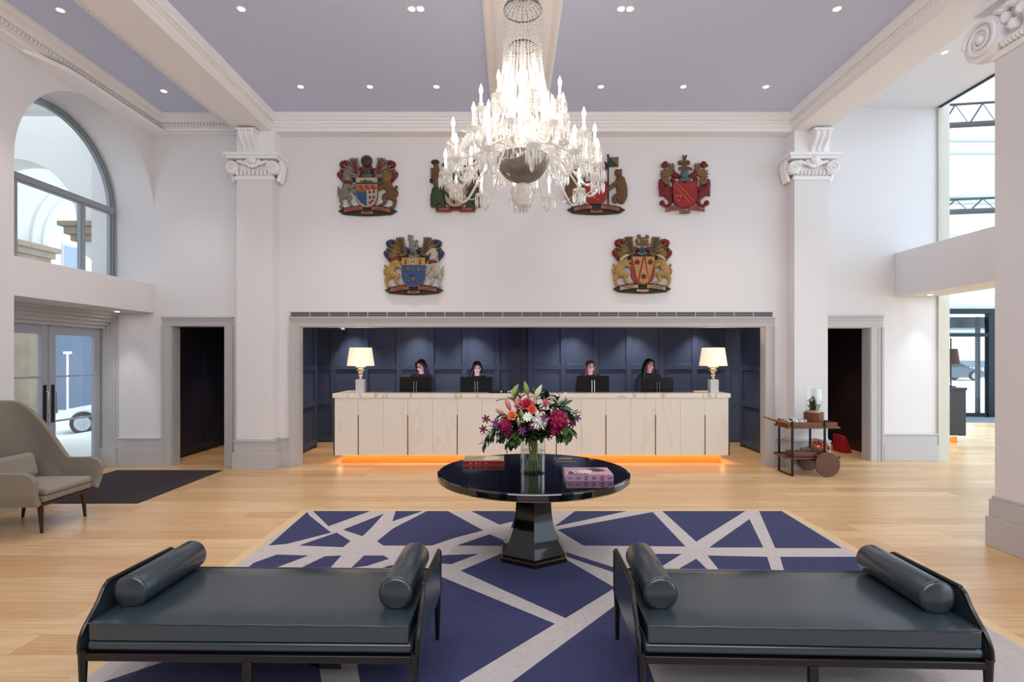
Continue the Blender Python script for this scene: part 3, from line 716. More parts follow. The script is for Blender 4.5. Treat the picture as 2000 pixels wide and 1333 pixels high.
# ------------------------------------------------------------------ recessed lights
def downlight(x, y, z, label, power, double=False, ang=75, cat='light', lum=True, color=(1, 0.94, 0.87)):
    t = thing('downlight', label, cat, (x, y, z), group='recessed ceiling lights')
    for k, dx in enumerate((-0.045, 0.045) if double else (0,)):
        MB().lathe([(0.036, -0.004), (0.05, -0.004), (0.05, 0.0), (0.036, 0.0)], (dx, 0, 0), 20).obj('trim_ring', M_white, t, w=False)
        MB().lathe([(0.001, -0.007), (0.032, -0.006), (0.032, -0.001)], (dx, 0, 0), 16).obj('lamp_lens', M_dl, t, w=False)
    if power: spot('spot_beam', (0, 0, -0.02), power, color, ang, 0.9, t)
    return t
PD = 75
nm = ['first', 'second', 'third', 'fourth', 'fifth', 'sixth']
for i, x in enumerate((-2.88, -1.93, -1.02, 1.23, 2.36, 3.49)):
    downlight(x, 7.36, HCE, 'recessed downlight in the ceiling row nearest the coats of arms, %s from the left' % nm[i], PD)
downlight(-2.87, 5.72, HCE, 'single recessed downlight in the nearer ceiling row beside the dark-free left beam'.replace('dark-free left', 'cornice of the narrow bay'), PD)
downlight(-1.01, 5.72, HCE, 'twin recessed downlight on the narrow-bay side of the chandelier', PD * 1.4, True)
downlight(1.22, 5.72, HCE, 'twin recessed downlight on the atrium side of the chandelier', PD * 1.4, True)
downlight(3.47, 5.72, HCE, 'single recessed downlight in the nearer ceiling row on the atrium side', PD)
downlight(-4.81, 5.74, HCE, 'recessed downlight in the narrow bay ceiling above the arched window, nearer the camera', PD)
downlight(-4.83, 7.48, HCE, 'recessed downlight in the narrow bay ceiling nearest the back wall', PD)
downlight(5.88, 7.29, 5.85, 'recessed downlight in the high pale ceiling beside the atrium opening', PD)
downlight(-5.98, 8.16, 2.41, 'small downlight under the box beam above the glass street doors', 28, ang=60)
downlight(6.72, 8.62, 2.72, 'small downlight under the box beam beside the stone jamb', 28, ang=60)
for i, x in enumerate((-3.18, -1.87, -0.77, 1.23, 2.47, 3.75)):
    t = downlight(x, 10.55, ZR, 'recessed spotlight washing the navy panelling, %s from the left' % nm[i], 60, ang=95)
for (x, y, lab, col_) in ((-4.9, 9.7, 'recessed spotlight inside the dark side corridor on the armchair side', (1, .8, .55)), (5.7, 9.9, 'recessed spotlight inside the dark doorway behind the drinks trolley', (1, .8, .55)),
                    (-3.2, 9.3, 'recessed spotlight over the gap at the chair end of the reception desk', (1, .8, .55)), (3.9, 9.3, 'recessed spotlight over the gap at the trolley end of the reception desk', (1, .8, .55))):
    downlight(x, y, ZR, lab, 70, color=col_)
for i, x in enumerate((-2.9, -1.4, 0.3, 1.9, 3.4)):
    downlight(x, 2.6, HCE, 'recessed downlight above the leather daybeds, %s from the left' % nm[i], PD)
# ------------------------------------------------------------------ reception desk
DY = 8.60; DX0, DX1 = -2.84, 3.50
t = thing('reception_desk', 'long white marble topped reception desk with bronze slots and glowing plinth', 'desk', (0.33, DY, 0))
MB().box(DX0 + 0.02, DX1 - 0.02, DY + 0.03, 9.42, 0.175, 0.95).box(DX0 + 0.02, DX1 - 0.02, DY + 0.03, 8.92, 0.95, 1.062).obj('carcass', M_panel, t, smooth=None)
pw = (DX1 - DX0) / 16
for i in range(16):
    x0 = DX0 + i * pw
    g0 = 0.0016; g1 = 0.0016
    MB().box(x0 + g0, x0 + pw - g1, DY, DY + 0.03, 0.145, 1.064).obj('front_panel', M_panel, t, smooth=None)
for i in range(1, 17, 2):
    x0 = DX0 + i * pw
    MB().box(x0 - 0.008, x0 + 0.008, DY - 0.002, DY + 0.006, 0.15, 0.79).obj('bronze_slot', M_gold, t, smooth=None)
MB().box(DX0, DX0 + 0.02, DY, 9.42, 0.145, 1.064).box(DX1 - 0.02, DX1, DY, 9.42, 0.145, 1.064).obj('end_panel', M_panel, t, smooth=None)
MB().box(DX0 - 0.012, DX1 + 0.012, DY - 0.012, 8.96, 1.064, 1.135).box(DX0 - 0.012, DX0 + 0.2, 8.96, 9.44, 1.064, 1.135).box(DX1 - 0.2, DX1 + 0.012, 8.96, 9.44, 1.064, 1.135).obj('marble_top', M_marble, t, bevel=0.004)
MB().box(DX0 + 0.2, DX1 - 0.2, 8.962, 9.45, 0.93, 0.952).obj('worktop', mat('pale worktop', '#cfc8be', 0.4), t)
MB().box(DX0 + 0.10, DX1 - 0.10, DY + 0.11, 9.35, 0, 0.175).obj('plinth', M_plinth, t)
MB().box(DX0 + 0.08, DX1 - 0.08, DY + 0.03, DY + 0.05, 0.162, 0.172).box(DX0 + 0.04, DX0 + 0.06, DY + 0.05, 9.3, 0.162, 0.172).box(DX1 - 0.06, DX1 - 0.04, DY + 0.05, 9.3, 0.162, 0.172).obj('led_strip', mat('amber led', '#ffffff', 0.5, emit='#ffc98c', es=16), t)

# table lamps on the desk
M_shade = mat('linen shade', '#f4e6d2', 0.8, trans=0.0, emit='#ffe2c0', es=0.62)
M_mercury = mat('mercury glass', '#efe6da', 0.06, 0.9)
M_mblock = mat('grey marble block', '#cfcfcf', 0.3, noise=(7, 0.12))
def desk_lamp(x, y, label):
    z = 1.135
    t = thing('table_lamp', label, 'lamp', (x, y, z), group='table lamps on the desk')
    MB().box(-0.067, 0.067, -0.067, 0.067, 0, 0.215).obj('marble_base', M_mblock, t, w=False, bevel=0.004)
    MB().lathe([(0.055, 0.215), (0.05, 0.225), (0.018, 0.235), (0.035, 0.265), (0.04, 0.28), (0.02, 0.30), (0.045, 0.325), (0.062, 0.35), (0.066, 0.37), (0.05, 0.385), (0.075, 0.4), (0.083, 0.42), (0.07, 0.445), (0.02, 0.455), (0.012, 0.48), (0.012, 0.60)], (0, 0, 0), 24).obj('mirrored_stem', M_mercury, t, w=False)
    MB().lathe([(0.22, 0.44), (0.178, 0.735), (0.172, 0.735), (0.215, 0.44)], (0, 0, 0), 32).obj('lamp_shade', M_shade, t, w=False, smooth=60)
    MB().ell((0, 0, 0.6), 0.03).obj('light_bulb', mat('lamp bulb', '#ffffff', 0.5, emit='#ffd9a8', es=25), t, w=False)
    l = bpy.data.lights.new('lamp_glow', 'POINT'); l.energy = 9; l.color = (1, .8, .58); l.shadow_soft_size = 0.04
    o = bpy.data.objects.new('lamp_glow', l); COL.objects.link(o); o.parent = t; o.location = (0, 0, 0.7)
desk_lamp(-2.46, 8.80, 'table lamp with cream shade at the street end of the reception desk')
desk_lamp(3.31, 8.80, 'table lamp with cream shade at the drinks trolley end of the reception desk')
b = MB().box(3.02, 3.26, 8.74, 8.86, 1.135, 1.150).box(3.03, 3.25, 8.745, 8.86, 1.150, 1.165)
o = MB().box(-0.12, 0.12, -0.06, 0.06, 0, 0.016).obj('book', mat('tan book', '#b39a77', 0.6), w=False, loc=(3.10, 8.80, 1.1355))
tag(o, 'tan book lying on the marble counter beside the table lamp', 'book')
o = MB().box(-0.11, 0.11, -0.055, 0.055, 0, 0.014).obj('book', mat('cream book', '#d8c8ac', 0.6), w=False, loc=(3.095, 8.80, 1.152))
tag(o, 'cream book stacked on top of the tan book on the counter', 'book')
t = thing('pen_tray', 'thin dark tray of small upright items on the reception counter behind the flowers', 'tray', (-0.18, 8.75, 1.135))
MB().box(-0.36, 0.02, 8.66, 8.84, 1.135, 1.143).obj('tray', M_ebony, t)
random.seed(5)
for k in range(9):
    x = -0.33 + k * 0.04
    MB().box(x, x + 0.024, 8.72, 8.80, 1.143, 1.165 + random.uniform(0, 0.015)).obj('card_stand', random.choice([M_ebony, M_white, M_steel]), t)

# monitors
M_mon = mat('monitor back', '#100d0a', 0.3, spec=0.4)
M_scr = mat('lit screen', '#222222', 0.3, emit='#cfc4ff', es=7)
def monitor(px, py_top, label, yaw, tint=0):
    p = at(px, 0, 9.12); x = p.x; zt = at(0, py_top, 9.12).z
    t = thing('monitor', label, 'monitor', (x, 9.12, 0.9535), yaw, group='monitors on the reception desk')
    h = zt - 0.9535
    MB().box(-0.275, 0.275, -0.012, 0.012, h - 0.34, h).obj('display', M_mon, t, w=False, bevel=0.006)
    MB().box(-0.262, 0.262, 0.0121, 0.0135, h - 0.33, h - 0.012).obj('screen', M_scr, t, w=False)
    MB().tube([(-0.022, -0.045, 0.01), (-0.022, -0.03, h - 0.07), (0.022, -0.03, h - 0.07), (0.022, -0.045, 0.01)], 0.006, 8).box(-0.10, 0.10, -0.10, 0.08, 0, 0.012).obj('stand', M_chrome, t, w=False)
monitor(812, 737, 'black monitor standing in front of the short-haired receptionist', math.radians(-4))
monitor(930.5, 737, 'black monitor in front of the receptionist with violet-lit face', 0)
monitor(1158, 735, 'black monitor in front of the receptionist with pale spectacles', 0)
monitor(1284, 738, 'black monitor angled in front of the long-haired receptionist', math.radians(5))

# ------------------------------------------------------------------ people
def person(label, x, y, H, skin, hairm, jacketm, yaw, tilt, hair, glasses=None, rz=0.0, lean=0.0):
    t = thing('person', label, 'person', (x, y, 0), rz)
    hz = H - 0.112; HM = Matrix.Translation((0, -0.02 - lean, hz)) @ Euler((tilt, 0, yaw)).to_matrix().to_4x4()
    B = MB()
    hd = MB().ell((0, 0.012, 0.012), (0.072, 0.088, 0.098), 20, 14).ell((0, -0.022, -0.052), (0.052, 0.058, 0.056), 16, 10).ell((0, -0.044, -0.088), (0.026, 0.026, 0.022), 10, 8)
    hd.tube([(0, -0.078, 0.012), (0, -0.094, -0.022), (0, -0.088, -0.034)], [0.010, 0.014, 0.010], 8)
    for s in (-1, 1):
        hd.ell((s * 0.075, 0.012, -0.012), (0.012, 0.02, 0.032), 8, 6).ell((s * 0.034, -0.062, -0.03), (0.022, 0.02, 0.02), 8, 6).ell((s * 0.03, -0.074, 0.024), (0.022, 0.012, 0.008), 8, 6)
    hd.ell((0, -0.078, -0.056), (0.022, 0.012, 0.009), 8, 6)
    hd.xf(HM); B._j(hd)
    sh = H - 0.30; c = -lean
    B.tube([(0, 0.005 - lean, hz - 0.04), (0, 0.01 - lean, hz - 0.10), (0, 0.02 - lean * .8, sh + 0.02)], [0.05, 0.048, 0.058], 12)
    B.tube([(0, 0.02 - lean * .8, sh), (0, 0.02 - lean * .6, sh - 0.14), (0, 0.01 - lean * .3, sh - 0.34), (0, 0.01, sh - 0.50), (0, 0.02, sh - 0.60)], [0.11, 0.135, 0.115, 0.14, 0.13], 14, sq=(1.15, 0.75, 1))
    arms = []
    for s in (-1, 1):
        P = [(s * 0.14, 0.02 - lean * .8, sh - 0.03), (s * 0.19, 0.01 - lean * .7, sh - 0.07), (s * 0.225, -0.02 - lean * .5, sh - 0.22), (s * 0.23, -0.05 - lean * .4, sh - 0.34), (s * 0.19, -0.20, sh - 0.335), (s * 0.13, -0.33, sh - 0.335)]
        P[-1] = (s * 0.13, -0.34, 1.0); P[-2] = (s * 0.18, -0.20, 1.02)
        arms.append(P); B.tube(P, [0.05, 0.052, 0.043, 0.038, 0.033, 0.024], 10)
        w = Vector(P[-1])
        B.ell(w + Vector((0, -0.045, -0.005)), (0.04, 0.05, 0.016), 10, 8)
        for k, (dx, ln) in enumerate(((-0.03, 0.06), (-0.01, 0.075), (0.01, 0.072), (0.03, 0.056))):
            a = w + Vector((dx, -0.085, -0.003))
            B.tube([a, a + Vector((0, -ln * 0.5, 0.006)), a + Vector((0, -ln, -0.012))], [0.0095, 0.0088, 0.0075], 7)
        a = w + Vector((-s * 0.034, -0.025, -0.003))
        B.tube([a, a + Vector((-s * 0.026, -0.03, 0)), a + Vector((-s * 0.03, -0.06, -0.006))], [0.012, 0.0105, 0.0085], 7)
    for s in (-1, 1):
        B.tube([(s * 0.085, 0.02, sh - 0.55), (s * 0.09, 0.01, 0.48), (s * 0.09, 0.03, 0.44), (s * 0.09, 0.04, 0.10)], [0.088, 0.06, 0.056, 0.036], 12)
        B.tube([(s * 0.09, 0.07, 0.04), (s * 0.092, -0.05, 0.035), (s * 0.095, -0.12, 0.028)], [0.036, 0.036, 0.026], 8)
    body = B.obj('body', skin, t, w=False, remesh=0.0085)
    # jacket
    J = MB()
    J.tube([(0, 0.03 - lean * .8, sh + 0.015), (0, 0.02 - lean * .8, sh), (0, 0.02 - lean * .6, sh - 0.14), (0, 0.01 - lean * .3, sh - 0.34), (0, 0.01, sh - 0.5), (0, 0.02, sh - 0.62)], [0.085, 0.12, 0.15, 0.13, 0.155, 0.165], 16, sq=(1.15, 0.8, 1))
    for P in arms: J.tube([P[0], P[1], P[2], P[3], P[4], Vector(P[4]).lerp(Vector(P[5]), 0.75)], [0.062, 0.062, 0.054, 0.05, 0.042, 0.036], 12)
    for s in (-1, 1): J.tube([(s * 0.075, 0.03 - lean * .8, sh + 0.025), (s * 0.12, 0.02 - lean * .8, sh + 0.012), (s * 0.18, 0.015 - lean * .7, sh - 0.035)], [0.045, 0.055, 0.06], 10)
    J.obj('jacket', jacketm, t, w=False, remesh=0.012)
    T = MB()
    T.tube([(0, 0.02, sh - 0.52), (0, 0.02, sh - 0.66)], [0.15, 0.15], 14, sq=(1.15, 0.85, 1))
    for s in (-1, 1): T.tube([(s * 0.085, 0.02, sh - 0.6), (s * 0.09, 0.01, 0.48), (s * 0.09, 0.04, 0.07)], [0.105, 0.078, 0.062], 12)
    T.obj('trousers', M_cloth, t, w=False, remesh=0.014)
    # collar of a pale blouse is not shown; lips, eyes, brows
    Lp = MB().ell((0, -0.089, -0.056), (0.019, 0.006, 0.0065), 10, 6).xf(HM).obj('lips', M_lips, t, w=False)
    for s in (-1, 1):
        MB().ell((s * 0.03, -0.079, 0.006), (0.014, 0.008, 0.0075), 10, 8).xf(HM).obj('eye', M_eye, t, w=False)
        MB().tube([(s * 0.012, -0.088, 0.024), (s * 0.03, -0.087, 0.029), (s * 0.047, -0.076, 0.023)], [0.003, 0.0035, 0.002], 6).xf(HM).obj('eyebrow', hairm, t, w=False)
    # hair
    Hh = MB().ell((0, 0.028, 0.036), (0.084, 0.092, 0.090), 18, 12)
    if hair == 'bob':
        for s in (-1, 1):
            Hh.tube([(s * 0.03, -0.058, 0.088), (s * 0.07, -0.035, 0.045), (s * 0.084, 0.0, -0.02), (s * 0.078, 0.0, -0.095)], [0.022, 0.026, 0.032, 0.026], 10)
        Hh.tube([(0, 0.08, 0.03), (0, 0.09, -0.04), (0, 0.075, -0.10)], [0.06, 0.07, 0.055], 12).ell((0, 0.05, -0.05), (0.085, 0.06, 0.06))
    elif hair == 'long':
        for s in (-1, 1):
            Hh.tube([(s * 0.02, -0.055, 0.098), (s * 0.066, -0.03, 0.05), (s * 0.082, 0.0, -0.03), (s * 0.098, 0.0, -0.12), (s * 0.115, -0.02, -0.22), (s * 0.105, -0.03, -0.30)], [0.018, 0.024, 0.03, 0.036, 0.034, 0.018], 10)
        Hh.tube([(0, 0.08, 0.03), (0, 0.09, -0.08), (0, 0.09, -0.24)], [0.07, 0.085, 0.07], 12)
    elif hair == 'swept':
        Hh.tube([(0.03, -0.055, 0.088), (-0.05, -0.05, 0.06), (-0.08, 0.0, -0.03), (-0.10, 0.0, -0.13), (-0.12, 0.0, -0.22)], [0.02, 0.026, 0.032, 0.036, 0.026], 10)
        Hh.tube([(0.03, -0.05, 0.09), (0.07, -0.025, 0.045), (0.08, 0.02, -0.02), (0.085, 0.03, -0.09)], [0.016, 0.022, 0.026, 0.022], 10)
        Hh.tube([(0, 0.08, 0.03), (0, 0.09, -0.06), (-0.05, 0.08, -0.2)], [0.065, 0.075, 0.06], 12)
    else:
        for s in (-1, 1):
            Hh.tube([(s * 0.02, -0.06, 0.085), (s * 0.062, -0.042, 0.05), (s * 0.078, -0.01, -0.03), (s * 0.085, -0.01, -0.11), (s * 0.10, -0.02, -0.19)], [0.016, 0.018, 0.018, 0.020, 0.018], 8)
        Hh.tube([(0, 0.08, 0.03), (0, 0.085, -0.06), (0, 0.07, -0.18)], [0.06, 0.07, 0.05], 12)
    Hh.xf(HM).obj('hair', hairm, t, w=False, remesh=0.009)
    if glasses:
        G = MB()
        for s in (-1, 1):
            G.tube([(s * 0.031 + 0.022 * math.cos(a), -0.093, 0.004 + 0.017 * math.sin(a)) for a in [k * PI / 8 for k in range(16)]], 0.0022, 6, closed=True)
            G.tube([(s * 0.052, -0.092, 0.008), (s * 0.074, -0.06, 0.008), (s * 0.078, 0.01, 0.004)], 0.002, 6)
        G.tube([(-0.01, -0.094, 0.008), (0.01, -0.094, 0.008)], 0.0022, 6)
        G.xf(HM).obj('spectacles', glasses, t, w=False)
    return t
M_cloth = mat('black cloth', '#0d0c10', 0.8, sheen=0.2)
M_lips = mat('lips', '#9c3f45', 0.4)
M_eye = mat('eyes', '#2a2020', 0.2)
sk1 = mat('skin fair', '#d9a893', 0.5); sk2 = mat('skin light', '#dcb2a2', 0.5); sk3 = mat('skin warm', '#c98f76', 0.5)
h1 = mat('dark auburn hair', '#1d0e10', 0.45); h2 = mat('black hair', '#0c0a0d', 0.4); h3 = mat('light brown hair', '#5a3b2a', 0.45)
def px(p, y): return (p - CX) * y / F
PYD = 9.72
def topz(py): return at(0, py, PYD).z
person('person with a short dark bob and glasses in a black jacket looking down', px(823, PYD), PYD, topz(703.5), sk1, h1, M_cloth, math.radians(-22), math.radians(16), 'bob', M_ebony, lean=0.03)
person('person with long black hair over one shoulder and face lit violet by the screen', px(932, PYD), PYD, topz(707), sk2, h2, M_cloth, math.radians(6), math.radians(10), 'swept', None, lean=0.02)
person('person with light brown hair and pale spectacles behind a monitor', px(1152.5, PYD), PYD, topz(705), sk1, h3, mat('taupe jacket', '#3a2f2c', 0.8), math.radians(12), math.radians(8), 'loose', M_chrome, lean=0.02)
person('person with long straight black hair in a black jacket glancing sideways', px(1268, PYD), PYD, topz(702), sk3, h2, M_cloth, math.radians(24), math.radians(6), 'long', None, lean=0.0)

# ------------------------------------------------------------------ rug
M_rug1 = mat('rug beige pile', '#b9b0af', 0.95, noise=(45, 0.22), bump=(350, 0.5, 0.004))
M_rug2 = mat('rug navy pile', '#33365c', 0.95, noise=(45, 0.25), bump=(350, 0.5, 0.004))
RX0, RX1, RY1, RY0 = -2.235, 2.985, 5.93, 0.9
b = MB().box(RX0, RX1, RY0, RY1, 0.001, 0.012)
def q(u, v): p = fl(440 + u * 0.63, 980 + v * 0.63, 0.012); return (min(max(p.x, RX0), RX1), min(p.y, RY1))
polys = [[(135, 137), (245, 33), (262, 45), (328, 97), (190, 132)], [(272, 30), (450, 30), (320, 77)], [(365, 88), (492, 38), (450, 85), (425, 108)], [(228, 137), (345, 97), (388, 123), (365, 142)],
         [(518, 62), (528, 30), (612, 30)], [(625, 30), (690, 30), (800, 90), (715, 112), (640, 137), (490, 137), (470, 124), (520, 84)],
         [(60, 212), (90, 190), (160, 165), (258, 168), (140, 212)], [(222, 212), (310, 170), (360, 168), (320, 212)], [(390, 207), (430, 168), (490, 168), (508, 178), (440, 200)], [(470, 214), (505, 200), (535, 195), (540, 214)],
         [(762, 30), (900, 30), (900, 60), (850, 72)], [(718, 137), (820, 102), (880, 128), (880, 138)], [(650, 168), (785, 163), (700, 195), (640, 190)],
         [(730, 215), (860, 160), (1050, 165), (1060, 182), (1208, 268), (1055, 362)], [(1055, 157), (1205, 205), (1210, 222), (1060, 172)],
         [(1030, 88), (1325, 33), (1427, 140), (1110, 137)], [(1020, 78), (1085, 30), (1245, 30)], [(1355, 30), (1612, 30), (1460, 125)], [(1500, 143), (1625, 55), (1668, 143)],
         [(1655, 30), (1727, 30), (1912, 145), (1705, 145)], [(1720, 172), (1965, 172), (2000, 190), (1990, 240), (1740, 240)], [(1495, 168), (1680, 172), (1705, 250), (1560, 250)],
         [(1370, 230), (1460, 178), (1525, 240)], [(1275, 163), (1415, 163), (1345, 207)],
         [(665, 232), (1022, 380), (700, 575), (420, 575), (380, 330)], [(1240, 300), (1330, 560), (1420, 700), (700, 700)],
         [(-330, 350), (-230, 330), (330, 330), (360, 520), (300, 520)], [(-80, 460), (285, 460), (300, 575), (-420, 575)],
         [(60, 240), (330, 250), (250, 320), (-100, 320)],
         [(1330, 300), (1700, 300), (1600, 400), (1420, 420)], [(1800, 290), (2100, 290), (2230, 350), (1900, 330)], [(2240, 400), (2330, 440), (2200, 440)]]
for P in polys:
    pts = [(*q(u, v), 0.0115) for u, v in P]
    b.prism(pts, (0, 0, 0.0012), 1)
rug = b.obj('rug', [M_rug1, M_rug2], loc=(0.37, 3.4, 0), smooth=None)
tag(rug, 'large navy rug crossed by irregular beige bands under the pedestal table', 'rug')
b = MB(); w_ = 0.10
b.box(RX0 - w_, RX0, RY0, RY1 + w_, 0.0, 0.0045).box(RX1, RX1 + w_, RY0, RY1 + w_, 0.0, 0.0045).box(RX0, RX1, RY1, RY1 + w_, 0.0, 0.0045)
struct(b.obj('floor_border', M_border))

# ------------------------------------------------------------------ pedestal table
TX, TY, TZ = 0.19, 4.60, 0.741
M_ped = mat('smoked mirror pedestal', '#0a0b0e', 0.06, 0.0, spec=0.5, coat=0.1)
t = thing('pedestal_table', 'round black lacquer table on a flared hexagonal pedestal', 'table', (TX, TY, 0.0135))
MB().lathe([(0.001, TZ), (0.4, TZ), (0.796, TZ), (0.800, TZ), (0.812, TZ - 0.004), (0.815, TZ - 0.012), (0.815, TZ - 0.05), (0.808, TZ - 0.056), (0.4, TZ - 0.056), (0.001, TZ - 0.056)], (TX, TY, 0), 128).obj('tabletop', M_black, t, smooth=12)
MB().lathe([(0.801, TZ - 0.0565), (0.801, TZ - 0.063), (0.79, TZ - 0.063), (0.79, TZ - 0.0565)], (TX, TY, 0), 96).obj('brass_edge', M_brass, t)
pr = []
for i in range(15):
    u = i / 14; z = 0.075 + u * (TZ - 0.075 - 0.07)
    r = 0.165 + 0.135 * (1 - u) ** 3.4 + 0.012 * u ** 4
    pr.append((r, z))
MB().lathe([(0.30, 0.05), (0.30, 0.075)] + pr, (TX, TY, 0), 6, a0=-PI / 2).obj('pedestal', M_ped, t, smooth=20)
MB().lathe([(0.312, 0.0135), (0.312, 0.045)], (TX, TY, 0), 6, a0=-PI / 2).obj('plinth', M_ebony, t, smooth=20)
MB().lathe([(0.309, 0.045), (0.309, 0.053), (0.302, 0.053), (0.302, 0.045)], (TX, TY, 0), 6, a0=-PI / 2).obj('brass_band', M_brass, t, smooth=20)
MB().lathe([(0.19, TZ - 0.064), (0.19, TZ - 0.0565)], (TX, TY, 0), 6, a0=-PI / 2).obj('brass_collar', M_brass, t, smooth=20)

# books on it
def book(name, label, x0, x1, y0, y1, h, cover, pages, spine, rz=0, zb=TZ):
    cx_, cy_ = (x0 + x1) / 2, (y0 + y1) / 2; w2, d2 = (x1 - x0) / 2, (y1 - y0) / 2
    t = thing(name, label, 'book', (cx_, cy_, zb), rz)
    MB().box(-w2, w2, -d2, d2, 0, 0.003).box(-w2, w2, -d2, d2, h - 0.003, h).obj('cover', cover, t, w=False, bevel=0.001)
    MB().box(-w2, w2, -d2 - 0.002, -d2 + 0.003, 0, h).obj('spine', spine, t, w=False, bevel=0.0015)
    MB().box(-w2 + 0.004, w2 - 0.004, -d2 + 0.003, d2 - 0.004, 0.003, h - 0.003).obj('pages', pages, t, w=False)
    return t
M_pages = mat('pages', '#e8e0d0', 0.8)
M_red = mat('red cloth spine', '#8e1018', 0.5)
p0 = fl(904, 910, TZ); p1 = fl(984, 910, TZ)
bk = book('book', 'thick book with a red spine and olive photo cover lying on the pedestal table', p0.x, p1.x, 4.80, 5.06, 0.042, mat('olive cover', '#7d6f52', 0.35, noise=(7, 0.5, '#d9c9a0')), M_pages, M_red)
M_gt = mat('gilt lettering', '#d98a3a', 0.4); M_pt = mat('rose lettering', '#e8707a', 0.4)
for ch, dx, m_ in (('B', -0.115, M_gt), ('A', -0.065, M_pt), ('L', -0.025, M_pt), ('S', 0.02, M_pt)):
    text('spine_lettering', ch, 0.036, m_, bk, Vector((dx, -0.1335, 0.021)) + ORG[bk.name], (PI / 2, math.radians(90), 0), 0.0004)
MB().box(-0.19, 0.19, -0.1322, -0.1318, 0.0385, 0.0395).box(-0.19, 0.19, -0.1322, -0.1318, 0.002, 0.003).obj('spine_rule', mat('pale rule', '#e0b0a0', 0.5), bk, w=False)
b = MB().prism([(-0.02, -0.08, 0.0422), (0.07, -0.10, 0.0422), (0.15, -0.03, 0.0422), (0.13, 0.09, 0.0422), (0.03, 0.08, 0.0422)], (0, 0, 0.0003))
b.obj('cover_picture', mat('cream picture', '#d8ccb0', 0.4, noise=(20, 0.4)), bk, w=False)

p0 = fl(1106, 941, TZ); p1 = fl(1198.5, 941, TZ)
M_pink = mat('pink cover', '#c99ab0', 0.4)
bk = book('book', 'thick pink book with a photo cover and dark spine lettering on the table', p0.x, p1.x, 4.18, 4.46, 0.052, M_pink, M_pages, mat('mauve spine', '#a37b96', 0.5))
M_ink = mat('ink', '#2c1d3a', 0.5)
for i, ch in enumerate('ISNAWS'):
    text('spine_lettering', ch, 0.044, M_ink, bk, Vector((-0.155 + i * 0.062, -0.1435, 0.026)) + ORG[bk.name], (PI / 2, math.radians(90), 0), 0.0004)
bm_ = MB().prism([(-0.17, -0.13, 0.0522), (0.0, -0.13, 0.0522), (-0.02, -0.06, 0.0522), (0.02, 0.0, 0.0522), (-0.06, 0.02, 0.0522), (-0.15, -0.02, 0.0522)], (0, 0, 0.0003))
bm_.obj('cover_picture', mat('picture dark', '#4a4844', 0.4, noise=(16, 0.6)), bk, w=False)
bm_ = MB()
for k in range(5): bm_.tube([(-0.13 + k * 0.025, 0.03, 0.0527), (-0.10 + k * 0.028, -0.10, 0.0527)], [0.006, 0.009], 6, sq=(1, 1, 0.03))
bm_.ell((-0.02, -0.02, 0.0527), (0.06, 0.05, 0.0006)).obj('cover_figure', mat('picture pale', '#ded2c8', 0.5), bk, w=False)
MB().prism([(0.0, 0.1, 0.0522), (0.08, 0.12, 0.0522), (0.13, 0.06, 0.0522), (0.15, 0.0, 0.0522), (0.10, -0.03, 0.0522), (0.04, -0.02, 0.0522), (0.03, 0.05, 0.0522)], (0, 0, 0.0004)).obj('cover_shape', mat('picture olive', '#4a453c', 0.5), bk, w=False)
p0 = fl(1084, 904, TZ); p1 = fl(1124, 904, TZ)
bk = book('book', 'thin dark olive book with white lettering at the far edge of the table', p0.x, p1.x, 4.92, 5.12, 0.016, mat('olive black cover', '#33352c', 0.5), M_pages, mat('grey spine', '#77736a', 0.5))
text('cover_lettering', 'SYMB', 0.05, M_white, bk, Vector((0.01, 0.03, 0.0163)) + ORG[bk.name], (0, 0, 0), 0.0003)

